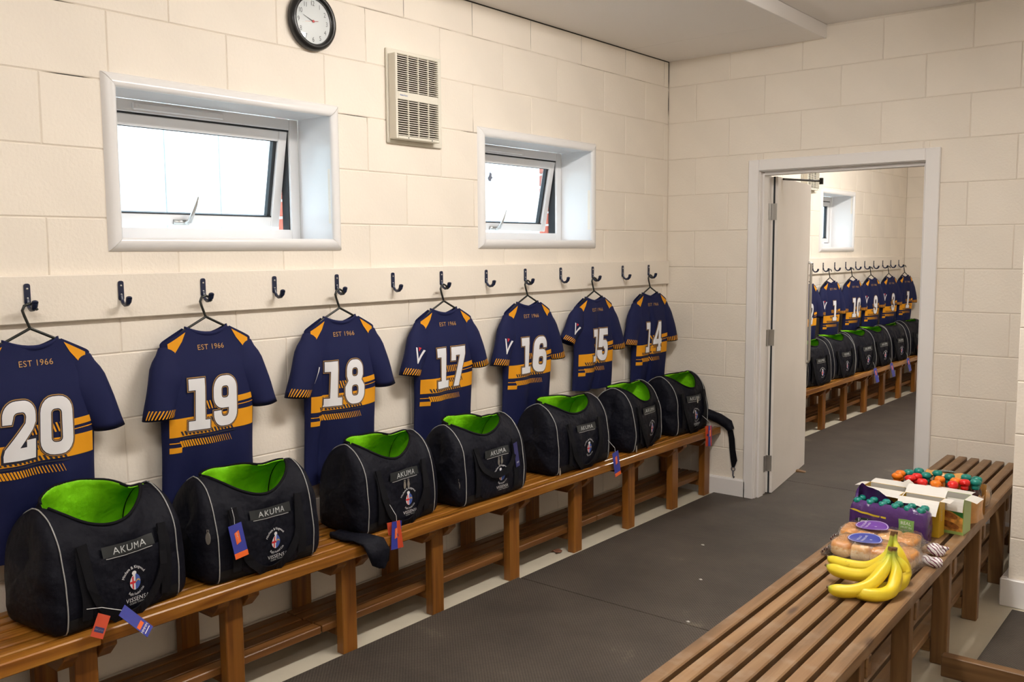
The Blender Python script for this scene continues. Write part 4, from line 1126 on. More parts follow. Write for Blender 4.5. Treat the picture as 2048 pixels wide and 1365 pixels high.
make_bag('black kit bag with two silver zip pulls, its strap pad slumped over the bench edge', GB, (BX-0.025, 2.522, ZB), 0.04, b3, tags=[tag_set(-0.10, 0.082, -0.12, 0.1, True, 0.05, out=0.062)], pulls=[('f', 0.0, 0.197), ('f', 0.022, 0.197), ('l', 0.10, 0.11), ('r', 0.10, 0.10)], strap=loose_strap_over_edge)
b4 = Bag(L=0.395, dip=0.25, flap=0.01, skew=-0.1, seed=4)
def bag4_tag(T, bag):
    card('swing_tag', 0.03, 0.11, M['tag_navy'], T, bag.surf(0.125, 0.245, 0.018), (0.15, -0.05, 0.1), [('tag_lettering', small_text('MM', 0.012, 0.002, -0.095), M['badge_white'])])
make_bag('black kit bag with paired silver pulls and a dark navy tag on its right strap', GB, (BX+0.012, 3.065, ZB), 0.0, b4, tags=[bag4_tag], pulls=[('f', 0.012, 0.197), ('f', 0.034, 0.197), ('l', 0.11, 0.12), ('r', 0.09, 0.09)], handle='V')
b5 = Bag(L=0.435, dip=0.27, flap=0.005, skew=-0.08, seed=5)
make_bag('black kit bag below the shirt numbered sixteen, blue tag dangling past the bench edge', GB, (BX, 3.775, ZB), 0.0, b5, tags=[tag_set(0.185, 0.085, 0.15, 0.3, False, 0.05, 0.055, 0.125, True, 0.060)], pulls=[('f', -0.225, 0.06)], vis=False)
b6 = Bag(L=0.385, dip=0.34, flap=-0.01, skew=0.06, seed=6)
make_bag('black kit bag below the shirt numbered fifteen, turned aside with its lime lining gaping', GB, (BX-0.012, 4.40, ZB), 0.16, b6, tags=[], pulls=[('f', -0.19, 0.06)], vis=False)
b7 = Bag(L=0.35, dip=0.31, flap=-0.02, skew=0.12, seed=7)
make_bag('black kit bag at the far bench end, its padded strap hanging off beside the doorway', GB, (BX-0.014, 4.945, ZB), -0.02, b7, tags=[tag_set(0.08, 0.065, -0.1, 0.0, True, 0.05, 0.040, 0.12, False, 0.068)], pulls=[('f', 0.035, 0.225)], strap=strap_by_door)
# bags in the next room
GB2 = 'kit bags in the next room'
lab2 = ['black kit bag next door, half hidden by the door edge', 'black kit bag next door, first whole one right of the door', 'black kit bag next door, second whole one right of the door', 'black kit bag next door, third whole one right of the door', 'black kit bag next door, fourth whole one, mostly closed', 'black kit bag next door, rightmost, with a blue tag on its front']
for k, (y, rz) in enumerate([(7.46, -0.12), (8.05, -0.12), (8.60, -0.14), (9.08, -0.12), (9.60, -0.12), (10.26, -0.14)]):
    bb = Bag(L=0.39, H=0.355, dip=0.20 if k < 4 else 0.12, flap=0.0 if k in (1, 2, 3) else -0.03, seed=20+k)
    tg = []
    if k == 5: tg = [tag_set(0.0, 0.16, 0.0, 0.2, True, 0.0, 0.09, 0.12, False, 0.02)]
    if k in (2, 3, 4): tg = [tag_set(0.11, 0.05, 0.1, 0.3, False, 0.2, 0.06, 0.13, False, 0.035)]
    make_bag(lab2[k], GB2, (X2+0.235, y, 0.4055), rz, bb, tags=tg, vis=False)
# ------------------------------------------------------------------ wall clock
M['clock_face'] = simple('clock_face_card', (0.80, 0.79, 0.80), 0.35)
M['clock_ink'] = simple('clock_ink', (0.10, 0.10, 0.11), 0.5)
CK = thing('wall_clock', 'round black wall clock with white face, high above the larger window', 'clock', (0.0, 2.384, 2.437))
MB().lathe([(0.0, 0.001), (0.107, 0.001), (0.113, 0.008), (0.113, 0.020), (0.107, 0.031), (0.098, 0.036), (0.091, 0.034), (0.087, 0.026), (0.086, 0.018)], 56, 'x').obj('case', M['black'], CK, smooth=True)
MB().lathe([(0.087, 0.018), (0.0, 0.018)], 48, 'x').obj('dial', M['clock_face'], CK)
fl = lambda u, v, e: Vector((0.018 + e, u, v))
for n in range(1, 13):
    a = PI/2 - n*PI/6
    decal('numeral', place(text_mesh(str(n), 0.026, 0.9), 0.069*math.cos(a), 0.069*math.sin(a) - 0.009, 0.85, 1.0), fl, 0.0006, M['clock_ink'], CK, 0, 0, False)
def hand(name, ang, L_, tail, wd, eps, mat):
    d = Vector((math.sin(ang), math.cos(ang))); n = Vector((d.y, -d.x))
    pts = [d*L_ + n*wd*.3, d*L_ - n*wd*.3, -d*tail - n*wd, -d*tail + n*wd]
    decal(name, polys([(p.x, p.y) for p in pts]), fl, eps, mat, CK, 0, 0, False)
hand('hour_hand', math.radians(9.72*30), 0.050, 0.008, 0.0026, 0.0012, M['clock_ink'])
hand('minute_hand', math.radians(43.0*6), 0.055, 0.006, 0.0018, 0.0018, M['silver'])
hand('second_hand', math.radians(43.6*6), 0.040, 0.026, 0.0009, 0.0024, M['red'])
MB().lathe([(0.0, 0.023), (0.005, 0.0228), (0.005, 0.0205), (0.0, 0.0204)], 14, 'x').obj('hand_hub', M['red'], CK)
MB().lathe([(0.0, 0.029), (0.05, 0.0282), (0.0875, 0.0265)], 40, 'x').obj('clock_glass', M['glass'], CK, smooth=True)

# ------------------------------------------------------------------ ventilator
M['vent'] = simple('ivory_plastic', (0.76, 0.72, 0.62), 0.35)
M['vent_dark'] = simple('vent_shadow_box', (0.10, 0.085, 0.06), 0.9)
M['vent_blue'] = simple('blue_print', (0.02, 0.10, 0.40), 0.5)
def ventilator(loc, label, sc=1.0, full=True):
    V = thing('wall_ventilator', label, 'ventilator', loc)
    MB().box(0.001, 0.013, -0.166, 0.172, -0.201, 0.201).obj('back_plate', M['vent'], V, bevel=0.003)
    y0, y1, z0, z1 = -0.158, 0.112, -0.184, 0.176
    m = MB()
    m.box(0.0135, 0.058, y0, y0+0.013, z0, z1); m.box(0.0135, 0.058, y1-0.009, y1, z0, z1)
    m.box(0.0135, 0.058, y0+0.013, y1-0.009, z1-0.004, z1); m.box(0.0135, 0.058, y0+0.013, y1-0.009, z0, z0+0.012)
    m.box(0.050, 0.058, y0+0.013, y1-0.009, -0.018, 0.016)
    m.obj('housing', M['vent'], V, bevel=0.002)
    MB().box(0.0135, 0.034, y0+0.014, y1-0.010, z0+0.013, z1-0.005).obj('shade_box', M['vent_dark'], V)  # dark-coloured box paints in the shade behind the louvres
    gy0, gy1 = y0+0.013, y1-0.009
    for a, b, n in ((0.018, z1-0.005, 17), (z0+0.0125, -0.0185, 16)):
        st = (b-a)/n
        mm = MB().prism([(0.040, 0.0022), (0.0555, -0.0026), (0.057, -0.0022), (0.057, 0.0006), (0.041, 0.0048)], 1, gy0, gy1)
        mm.v = [(x, y, z) for (x, y, z) in mm.v]
        me = mm.mesh('louvre_slat', M['vent'])
        for k in range(n):
            o = bpy.data.objects.new('louvre_slat', me); o.location = (0, 0, a + st*(k+0.45)); link(o, V)
    for k in range(1, 4):
        y = gy0 + (gy1-gy0)*k/4
        MB().box(0.052, 0.0585, y-0.002, y+0.002, z0+0.012, -0.018).box(0.052, 0.0585, y-0.002, y+0.002, 0.016, z1-0.004).obj('upright_bar', M['vent'], V)
    if full:
        decal('maker_lettering', place(text_mesh('Vent-Axia', 0.0115, 1.0), -0.112, -0.003), lambda u, v, e: Vector((0.058+e, u, v)), 0.0006, M['vent_blue'], V, 0, 0, False)
        for y in (-0.085, 0.06): MB().lathe([(0.003, 0.0582), (0.0022, 0.0592), (0, 0.0594)], 8, 'x', (0, y, z0+0.006)).obj('screw', M['black'], V)
    return V
ventilator((0.0, 2.945, 2.203), 'ivory louvred ventilator on the wall between the clock and smaller window')
ventilator((X2, 8.02, 2.235), 'ivory ventilator in the next room, cut off by the open door')

# ------------------------------------------------------------------ ceiling battens (the room's lamps, plus an added unseen fill lamp at the side)
for (key, x, y, lb) in (('main', 1.75, 2.9, 'ceiling batten lamp over the gangway between the benches'), ('near', 1.75, 0.2, 'ceiling batten lamp over the near end of the gangway'), ('side', 3.3, 0.6, 'added unseen fill lamp over the right side of the room'), ('next', 1.3, 8.0, 'ceiling batten lamp in the next room')):
    mt, nt, tb = nmat('lamp_diffuser')
    tb.inputs['Emission Color'].default_value = (*LAMP_COLOUR, 1); tb.inputs['Emission Strength'].default_value = LAMP_STRENGTH[key]
    L_ = thing('ceiling_lamp', lb, 'lamp', (x, y, 2.782 if y < 5 else 2.78))
    MB().box(-0.05, 0.05, -0.65, 0.65, -0.035, -0.001).obj('batten_body', M['white'], L_, bevel=0.004)
    MB().box(-0.055, 0.055, -0.62, 0.62, -0.085, -0.036).obj('diffuser', mt, L_, bevel=0.006)
# ------------------------------------------------------------------ snacks on the worn bench (top at z = 0.44)
ZT = 0.4405
def banana_mat():
    m, nt, b = nmat('banana_skin'); N = nt.nodes; L = nt.links
    at = N.new('ShaderNodeAttribute'); at.attribute_name = 'along'
    r = N.new('ShaderNodeValToRGB'); e = r.color_ramp.elements
    e[0].position = 0.0; e[0].color = (0.10, 0.055, 0.02, 1); e[1].position = 1.0; e[1].color = (0.16, 0.075, 0.03, 1)
    for p, c in ((0.025, (0.12, 0.07, 0.02)), (0.05, (0.50, 0.52, 0.04)), (0.14, (0.78, 0.60, 0.025)), (0.60, (0.80, 0.59, 0.02)), (0.76, (0.62, 0.58, 0.04)), (0.86, (0.42, 0.50, 0.05)), (0.935, (0.40, 0.42, 0.06)), (0.95, (0.17, 0.085, 0.035))):
        k = e.new(p); k.color = (*c, 1)
    L.new(at.outputs['Fac'], r.inputs['Fac'])
    tc = N.new('ShaderNodeTexCoord'); n = N.new('ShaderNodeTexNoise'); n.inputs['Scale'].default_value = 32; n.inputs['Detail'].default_value = 3
    L.new(tc.outputs['Object'], n.inputs['Vector'])
    sr = N.new('ShaderNodeValToRGB'); sr.color_ramp.elements[0].position = 0.69; sr.color_ramp.elements[1].position = 0.76
    sr.color_ramp.elements[0].color = (0, 0, 0, 1); sr.color_ramp.elements[1].color = (0.75, 0.75, 0.75, 1)
    L.new(n.outputs['Fac'], sr.inputs['Fac'])
    mx = N.new('ShaderNodeMix'); mx.data_type = 'RGBA'; mx.inputs['B'].default_value = (0.30, 0.16, 0.02, 1)
    L.new(sr.outputs['Color'], mx.inputs['Factor']); L.new(r.outputs['Color'], mx.inputs['A'])
    L.new(mx.outputs['Result'], b.inputs['Base Color']); b.inputs['Roughness'].default_value = 0.42
    return m
M['banana'] = banana_mat()
def catmull(P, n):
    P = [Vector(p) for p in P]; P = [2*P[0]-P[1]] + P + [2*P[-1]-P[-2]]; out = []
    m = len(P)-3
    for i in range(n+1):
        f = i/n*m; k = min(int(f), m-1); t = f-k; a, b, c, d = P[k:k+4]
        out.append(0.5*((2*b) + (c-a)*t + (2*a-5*b+4*c-d)*t*t + (3*b-a-3*c+d)*t**3))
    return out
def banana(name, pts, parent, R=0.0195, phase=0.0):
    """pts run from the blossom tip to the stalk end"""
    path = catmull(pts, 30); n = len(path); rows = []; al = []
    for k, p in enumerate(path):
        t = k/(n-1); a = path[max(0, k-1)]; b = path[min(n-1, k+1)]; d = (b-a).normalized()
        s1 = d.cross(Vector((0.1, 0.2, 1))).normalized(); s2 = s1.cross(d)
        if t < 0.04: r = R*0.22
        elif t < 0.22: r = R*(0.30 + 0.70*math.sin((t-0.04)/0.18*PI/2)**0.8)
        elif t < 0.62: r = R
        elif t < 0.82: r = R*(1 - 0.58*ssmooth(0.62, 0.82, t))
        else: r = R*0.42
        rows.append([p + (s1*math.cos(q*2*PI/20) + s2*math.sin(q*2*PI/20))*r*(1 + 0.045*math.cos(5*q*2*PI/20 + phase)) for q in range(20)]); al.append(t)
    m = MB().grid(rows, True); m.fan(rows[0][::-1], path[0]); m.fan(rows[-1], path[-1])
    o = m.obj(name, M['banana'], parent, smooth=True)
    at = o.data.attributes.new('along', 'FLOAT', 'POINT')
    vals = [t for t in al for _ in range(20)] + [0.0]*21 + [1.0]*21
    for k, v in enumerate(vals): at.data[k].value = v
    return o
BN = thing('banana_bunch', 'front bunch of ripe yellow bananas with a brown stub, nearest the camera', 'bananas', (2.05, 2.92, ZT))
bp = lambda *P: [(x-2.05, y-2.92, z-ZT) for x, y, z in P]
ST = [(2.098, 2.962, 0.555), (2.102, 2.968, 0.582)]
banana('banana', bp((1.958, 2.800, 0.472), (1.985, 2.806, 0.464), (2.030, 2.826, 0.466), (2.070, 2.870, 0.482), (2.092, 2.930, 0.520), *ST), BN, 0.0205)
banana('banana', bp((1.897, 2.950, 0.488), (1.930, 2.945, 0.480), (1.985, 2.940, 0.478), (2.040, 2.945, 0.488), (2.080, 2.955, 0.525), (2.094, 2.966, 0.556), (2.099, 2.972, 0.583)), BN, 0.0205, 1)
banana('banana', bp((2.000, 2.872, 0.452), (2.045, 2.840, 0.460), (2.095, 2.850, 0.460), (2.125, 2.895, 0.468), (2.125, 2.945, 0.510), (2.108, 2.966, 0.556), (2.107, 2.970, 0.583)), BN, 0.0205, 2)
banana('banana', bp((2.040, 2.955, 0.455), (2.090, 2.935, 0.457), (2.130, 2.955, 0.468), (2.140, 2.985, 0.500), (2.125, 2.985, 0.530), (2.110, 2.976, 0.558), (2.109, 2.977, 0.583)), BN, 0.019, 3)
BN2 = thing('banana_bunch', 'rear pair of greener bananas leaning behind the front bunch', 'bananas', (2.0, 3.07, ZT))
bp2 = lambda *P: [(x-2.0, y-3.07, z-ZT) for x, y, z in P]
banana('banana', bp2((1.868, 3.045, 0.486), (1.895, 3.035, 0.477), (1.950, 3.030, 0.476), (2.010, 3.035, 0.482), (2.055, 3.050, 0.515), (2.070, 3.062, 0.565), (2.076, 3.068, 0.607)), BN2, 0.0195, 1)
banana('banana', bp2((2.060, 3.125, 0.462), (2.095, 3.100, 0.462), (2.120, 3.070, 0.474), (2.115, 3.055, 0.510), (2.095, 3.058, 0.548), (2.082, 3.066, 0.580), (2.082, 3.072, 0.607)), BN2, 0.0175, 2)

# bread packets
def bread_mat(name, top, side):
    m, nt, b = nmat(name); N = nt.nodes; L = nt.links
    tc = N.new('ShaderNodeTexCoord'); sp = N.new('ShaderNodeSeparateXYZ'); L.new(tc.outputs['Generated'], sp.inputs[0])
    n = N.new('ShaderNodeTexNoise'); n.inputs['Scale'].default_value = 5; n.inputs['Detail'].default_value = 5; L.new(tc.outputs['Generated'], n.inputs['Vector'])
    ad = N.new('ShaderNodeMath'); ad.operation = 'MULTIPLY_ADD'; ad.inputs[1].default_value = 0.6; L.new(n.outputs['Fac'], ad.inputs[0]); L.new(sp.outputs['Z'], ad.inputs[2])
    r = N.new('ShaderNodeValToRGB'); e = r.color_ramp.elements; e[0].position = 0.85; e[0].color = (*side, 1); e[1].position = 1.28; e[1].color = (*top, 1)
    L.new(ad.outputs[0], r.inputs['Fac']); L.new(r.outputs['Color'], b.inputs['Base Color']); b.inputs['Roughness'].default_value = 0.4
    return m
M['crust'] = bread_mat('golden_roll', (0.66, 0.29, 0.07), (0.85, 0.62, 0.33))
M['crumb'] = bread_mat('pale_roll', (0.74, 0.42, 0.15), (0.88, 0.72, 0.48))
M['label_purple'] = simple('purple_label', (0.13, 0.035, 0.30), 0.3)
M['label_blue'] = simple('royal_blue_label', (0.035, 0.05, 0.30), 0.3)
M['label_white'] = simple('white_label', (0.8, 0.8, 0.8), 0.3)
def stripe_mat():
    m, nt, b = nmat('striped_film'); N = nt.nodes; L = nt.links
    tc = N.new('ShaderNodeTexCoord'); wv = N.new('ShaderNodeTexWave'); wv.inputs['Scale'].default_value = 34; wv.inputs['Distortion'].default_value = 4; wv.bands_direction = 'DIAGONAL'
    L.new(tc.outputs['Object'], wv.inputs['Vector'])
    r = N.new('ShaderNodeValToRGB'); e = r.color_ramp.elements; e[0].position = 0.72; e[0].color = (0.74, 0.71, 0.71, 1); e[1].position = 0.80; e[1].color = (0.16, 0.03, 0.08, 1)
    L.new(wv.outputs['Fac'], r.inputs['Fac']); L.new(r.outputs['Color'], b.inputs['Base Color']); b.inputs['Roughness'].default_value = 0.2
    return m
M['striped'] = stripe_mat()
def blob(rx, ry, rz, seed, p=3.0, amp=0.06, nu=20, nv=12):
    """rounded loaf-like lump on its base"""
    rows = []
    for j in range(nv+1):
        ph = -PI/2 + PI*j/nv; row = []
        for k in range(nu):
            a = 2*PI*k/nu
            d = Vector((math.cos(a)*math.cos(ph), math.sin(a)*math.cos(ph), math.sin(ph)))
            s_ = 1/((abs(d.x)**p + abs(d.y)**p + abs(d.z)**p)**(1/p))
            v = Vector((d.x*s_*rx, d.y*s_*ry, d.z*s_*rz)); v *= 1 + amp*mnoise.noise(v*30 + Vector((seed, 0, 0)))
            row.append(v)
        rows.append(row)
    return MB().grid(rows, True)
def film_sheet(x0, x1, y0, y1, h, seed, n=(26, 18), crumple=0.006, edge=0.012):
    rows = []
    for j in range(n[1]+1):
        row = []
        for k in range(n[0]+1):
            a, b = k/n[0], j/n[1]; x = x0 + (x1-x0)*a; y = y0 + (y1-y0)*b
            ex = min(a, 1-a)*(x1-x0); ey = min(b, 1-b)*(y1-y0)
            z = h*ssmooth(0, edge*1.6, ex)*ssmooth(0, edge*1.4, ey)
            z += crumple*mnoise.noise(Vector((x*34, y*30, seed)))*ssmooth(0, .02, min(ex, ey)) + 0.003
            row.append((x, y, max(0.0012, z)))
        rows.append(row)
    return MB().grid(rows)
def bread_packet(label, loc, rz, W_, D_, nr, lab, labmat, lines, seed, ends):
    T = thing('bread_packet', label, 'bread', loc, rz, 'bread packets on the worn bench')
    pw = W_/nr; rnd = random.Random(seed)
    for k in range(nr):
        o = blob(pw*0.515, D_*0.485, 0.028, seed+k, 5.0, 0.12).obj('bread_roll', M['crust'] if (k+seed) % 3 else M['crumb'], T, smooth=True)
        o.location = (-W_/2 + pw*(k+0.5), rnd.uniform(-.004, .004), 0.030); o.rotation_euler = (0, 0, rnd.uniform(-.08, .08))
    film_sheet(-W_/2-0.012, W_/2+0.014, -D_/2-0.01, D_/2+0.01, 0.060, seed).obj('film_wrapper', M['film'], T, smooth=True)
    # oval label on top
    cx = lab
    S_ = lambda u, v, e: Vector((cx + u, v, 0.0665 + e + 0.002*math.sin(u*40) + 0.22*(v + 0.01)*ssmooth(-.03, .03, v)))
    decal('oval_label', polys([(0.060*math.cos(2*PI*q/28), 0.044*math.sin(2*PI*q/28)) for q in range(28)]), S_, 0.0012, labmat, T, 0.02, 0.012)
    decal('label_rim', merge_src(*[polys([(0.057*math.cos(a)*q1, 0.041*math.sin(a)*q1) for a, q1 in ((2*PI*q/28, 1), (2*PI*(q+1)/28, 1), (2*PI*(q+1)/28, .965), (2*PI*q/28, .965))]) for q in range(28)]), S_, 0.0017, M['label_white'], T, 0, 0)
    decal('label_lettering', merge_src(*[small_text(t_, 0.0120, dx, 0.0, PI/2) for t_, dx in lines]), S_, 0.0018, M['label_white'], T, 0.02, 0)
    # striped crimped end at the left
    rows = [[(-W_/2-0.012-0.016*b, -D_/2*1.05 + D_*1.05*a, 0.004 + 0.022*(1-b) + 0.005*math.sin(a*26 + b)) for b in (0, .5, 1)] for a in [q/20 for q in range(21)]]
    MB().grid(rows).obj('crimped_end', M['striped'], T)
    m = blob(0.027, 0.024, 0.017, seed+3, 2.0, 1.3, 26, 16).obj('twisted_end', M['striped'], T, smooth=False); m.location = ends
    MB().tube([(W_/2 - 0.01, ends[1]*0.3, 0.030), (W_/2 + 0.018, ends[1]*0.6, 0.026), (ends[0] - 0.012, ends[1]*0.92, 0.022)], [0.034, 0.022, 0.012], 12).obj('film_tail', M['film'], T, smooth=True)
    return T
bread_packet('packet of pains au chocolat under clear film with a purple oval label', (1.930, 3.405, ZT), -0.05, 0.27, 0.135, 4, -0.03, M['label_purple'], (('PAIN AU', -0.012), ('CHOCOLAT', -0.028), ('8', 0.018)), 1, (0.20, 0.045, 0.024))
bread_packet('packet of brioche rolls under clear film with a royal blue oval label', (1.965, 3.235, ZT), -0.06, 0.28, 0.135, 4, -0.035, M['label_blue'], (('BRIOCHE', 0.002), ('ROLLS', -0.016), ('8', 0.026)), 5, (0.170, 0.075, 0.022))

# shrink-wrapped fruit drinks
M['purple_film'] = simple('purple_shrink_film', (0.075, 0.028, 0.145), 0.12, bump=1.0, bscale=30)
M['teal_cap'] = simple('teal_cap', (0.005, 0.21, 0.17), 0.35)
M['orange_cap'] = simple('orange_cap', (0.85, 0.20, 0.005), 0.35)
M['red_cap'] = simple('red_cap', (0.72, 0.012, 0.010), 0.35)
M['juice'] = simple('dark_juice_bottle', (0.05, 0.012, 0.06), 0.2)
M['juice_amber'] = simple('dark_amber_bottle', (0.045, 0.015, 0.012), 0.2)
M['green_panel'] = simple('green_print_panel', (0.20, 0.40, 0.10), 0.3)
M['yellow_band'] = simple('yellow_print_band', (0.72, 0.52, 0.03), 0.3)
M['dark_patch'] = simple('dark_green_print', (0.02, 0.05, 0.03), 0.3)
_capm = {}
def cap_mesh(mat):
    if mat not in _capm:
        m = MB().lathe([(0.0105, 0.0), (0.0115, 0.002), (0.0115, 0.010), (0.0095, 0.012), (0.0140, 0.015), (0.0158, 0.021), (0.0150, 0.028), (0.0110, 0.0325), (0.0045, 0.034), (0.004, 0.030), (0.0, 0.030)], 18)
        m.box(-0.0165, 0.0165, -0.0030, 0.0030, 0.018, 0.026)
        _capm[mat] = m.mesh('cap', M[mat], True)
    return _capm[mat]
def bottle_mesh(mat, r, h):
    key = (mat, r, h)
    if key not in _capm:
        _capm[key] = MB().lathe([(0.0, 0.0), (r*.9, 0.0), (r, 0.004), (r, h*.36), (r*.86, h*.46), (r, h*.56), (r, h*.80), (r*.62, h*.94), (0.0095, h*.97), (0.0095, h), (0, h)], 18).mesh('bottle_body', M[mat], True)
    return _capm[key]
PK = thing('drinks_multipack', 'purple film multipack of fruit drinks with teal caps behind the bread', 'drinks', (1.915, 3.572, ZT), -0.03)
for j in range(2):
    for k in range(6):
        b = bpy.data.objects.new('bottle', bottle_mesh('juice', 0.0205, 0.094)); link(b, PK); b.location = (-0.118 + 0.0472*k, -0.021 + 0.043*j, 0.001)
        c = bpy.data.objects.new('cap', cap_mesh('teal_cap')); link(c, b); c.location = (0, 0, 0.094); c.rotation_euler = (0, 0, 0.7*k + j)
def pack_prof(a):  # rounded rectangle footprint
    x = 0.146*math.copysign(abs(math.cos(a))**0.28, math.cos(a)); y = 0.0455*math.copysign(abs(math.sin(a))**0.34, math.sin(a))
    sc = 1 + 0.012*math.cos(6*PI*x/0.146*0.5) * (1 if abs(y) > .03 else 0)
    return x, y*(1 + 0.05*math.cos(x*2*PI/0.0472))
rows = []
for z, k in ((0.001, 0.97), (0.006, 1.0), (0.03, 1.0), (0.055, 1.0), (0.082, 0.99), (0.100, 0.94), (0.114, 0.80), (0.122, 0.66)):
    row = []
    for q in range(96):
        a = 2*PI*q/96; x, y = pack_prof(a); n = mnoise.noise(Vector((x*22, y*22, z*26)))
        row.append((x*(k*.5+.5 if z > .08 else 1) + 0.004*n, y*k*(1 + .06*n), max(0.0005, z + (0.016*n if z > .06 else 0) + (1.6*(z-.09)*ssmooth(0.0, -0.12, x)*(y > 0) if z > .09 else 0))))
    rows.append(row)
MB().grid(rows, True).obj('film_wrapper', M['purple_film'], PK, smooth=True)
def pf(u, v, e):
    yb = -0.0455*(1 + 0.05*math.cos(u*2*PI/0.0472)); k = 1.0 if v < 0.06 else 1.0 - 0.03*(v-0.06)/0.03
    n = mnoise.noise(Vector((u*22, yb*22, v*26)))
    return Vector((u + 0.004*n, yb*k*(1 + .06*n) - e, v))
decal('green_panel', polys([(0.048, 0.006), (0.100, 0.006), (0.102, 0.082), (0.046, 0.082)]), pf, 0.0025, M['green_panel'], PK, 0.008, 0.012)
decal('panel_lettering', merge_src(small_text('REAL', 0.0175, 0.073, 0.062), small_text('FRUIT IN', 0.0105, 0.074, 0.049), small_text('EVERY', 0.0105, 0.074, 0.039), small_text('NO', 0.013, 0.074, 0.022)), pf, 0.0034, M['label_white'], PK, 0.008, 0.012)
decal('yellow_band', polys([(-0.138, 0.088), (-0.125, 0.090), (-0.09, 0.084), (-0.03, 0.078), (0.0, 0.078), (0.0, 0.071), (-0.03, 0.071), (-0.09, 0.077), (-0.125, 0.083)]), pf, 0.0028, M['yellow_band'], PK, 0.008, 0)
decal('brand_patch', polys([(-0.118 + 0.0*q + 0.036*math.cos(2*PI*q/20)+0.036, 0.047 + 0.0135*math.sin(2*PI*q/20)) for q in range(20)]), pf, 0.0025, M['dark_patch'], PK, 0.008, 0)
decal('brand_lettering', small_text('Fruit', 0.026, -0.082, 0.040), pf, 0.0034, M['label_white'], PK, 0.008, 0.012)

# opened snack cartons
M['card_white'] = simple('carton_inside', (0.72, 0.69, 0.64), 0.6)
M['card_grey'] = simple('carton_grey_inside', (0.52, 0.49, 0.44), 0.7)
M['card_yellow'] = simple('yellow_carton', (0.72, 0.45, 0.03), 0.35)
M['card_green'] = simple('green_carton', (0.36, 0.52, 0.14), 0.35)
M['card_dkgreen'] = simple('green_carton_band', (0.02, 0.22, 0.04), 0.35)
M['oat'] = simple('oat_bar_picture', (0.55, 0.26, 0.05), 0.4, var=0.6, vscale=55)
M['oat_dark'] = simple('oat_bar_picture_dark', (0.30, 0.10, 0.02), 0.4, var=0.5, vscale=70)
M['wrap_green'] = simple('dark_green_wrapper', (0.02, 0.07, 0.04), 0.3)
def carton(label, loc, rz, W_, D_, H_, side_mat, front_mat, flaps, inner=True):
    """open carton: walls of card, four flaps; flaps = dict(front,back,left,right -> (length, opening angle))"""
    T = thing('snack_carton', label, 'carton', loc, rz, 'opened snack cartons')
    t = 0.0012
    for nm, bx, mt in (('front_panel', (-W_/2, W_/2, -D_/2, -D_/2+t), front_mat), ('back_panel', (-W_/2, W_/2, D_/2-t, D_/2), front_mat), ('side_panel', (-W_/2, -W_/2+t, -D_/2+t, D_/2-t), side_mat), ('side_panel', (W_/2-t, W_/2, -D_/2+t, D_/2-t), side_mat)):
        MB().box(bx[0], bx[1], bx[2], bx[3], 0.0, H_).obj(nm, M[mt], T)
    MB().box(-W_/2+t, W_/2-t, -D_/2+t, D_/2-t, 0.0, t).obj('base_panel', M['card_grey'], T)
    MB().box(-W_/2+0.003, W_/2-0.003, -D_/2+t+.0005, -D_/2+t+0.001, 0.002, H_-.001).box(-W_/2+0.003, W_/2-0.003, D_/2-t-0.001, D_/2-t-.0005, 0.002, H_-.001).obj('inner_lining', M['card_grey'], T)
    for k in range(2):
        o = blob(W_*0.2, D_*0.36, H_*0.30, 9+k, 4, 0.2).obj('wrapped_bar', M['wrap_green'], T, smooth=True); o.location = (-W_*.22 + W_*.44*k, 0, H_*0.36)
    for sd, (ln, ang) in flaps.items():
        rows = []
        for k in range(5):
            f = k/4; bend = ang + 0.25*f
            hx = ln*f*math.sin(ang + .12*f); hz = ln*f*math.cos(ang + .12*f)
            if sd in ('front', 'back'):
                s_ = -1 if sd == 'front' else 1
                rows.append([(-W_/2+.001, s_*(D_/2 + hx), H_ + hz), (0, s_*(D_/2 + hx), H_ + hz + 0.002*f), (W_/2-.001, s_*(D_/2 + hx), H_ + hz)])
            else:
                s_ = -1 if sd == 'left' else 1
                rows.append([(s_*(W_/2 + hx), -D_/2+.001, H_ + hz), (s_*(W_/2 + hx), 0, H_ + hz + .001*f), (s_*(W_/2 + hx), D_/2-.001, H_ + hz)])
        MB().grid(rows).obj('flap', M['card_white'], T)
    return T, (W_, D_, H_)
carton('opened white-flapped snack carton behind the left end of the purple multipack', (1.850, 3.745, ZT), -0.06, 0.17, 0.075, 0.140, 'card_yellow', 'card_yellow', {'front': (0.055, 1.75), 'back': (0.055, 1.35), 'left': (0.035, 1.6)})
T, d = carton('opened yellow snack carton beside the right end of the purple multipack', (2.000, 3.672, ZT), -0.03, 0.150, 0.066, 0.140, 'card_yellow', 'card_yellow', {'front': (0.065, 2.3), 'back': (0.05, 0.9), 'right': (0.035, 1.5)})
decal('carton_lettering', small_text('OATS', 0.02, 0.0, 0.085, PI/2), lambda u, v, e: Vector((d[0]/2 + e, u, v)), 0.0006, M['card_white'], T, 0, 0, False)
T2, d2 = carton('opened green snack carton with a picture of oat bars, white flaps folded out', (2.038, 3.775, ZT), -0.04, 0.205, 0.095, 0.140, 'card_green', 'card_green', {'front': (0.050, 2.75), 'back': (0.06, 1.50), 'right': (0.045, 1.65), 'left': (0.04, 0.8)})
g = lambda u, v, e: Vector((u, -d2[1]/2 - e, v))
decal('yellow_band', polys([(-0.10, 0.086), (0.10, 0.080), (0.10, 0.128), (-0.10, 0.128)]), g, 0.0006, M['yellow_band'], T2, 0, 0, False)
decal('green_band', polys([(-0.10, 0.090), (0.0, 0.098), (0.06, 0.086), (0.10, 0.066), (0.10, 0.088), (0.05, 0.104), (0.0, 0.114), (-0.10, 0.110)]), g, 0.0012, M['card_dkgreen'], T2, 0.05, 0, False)
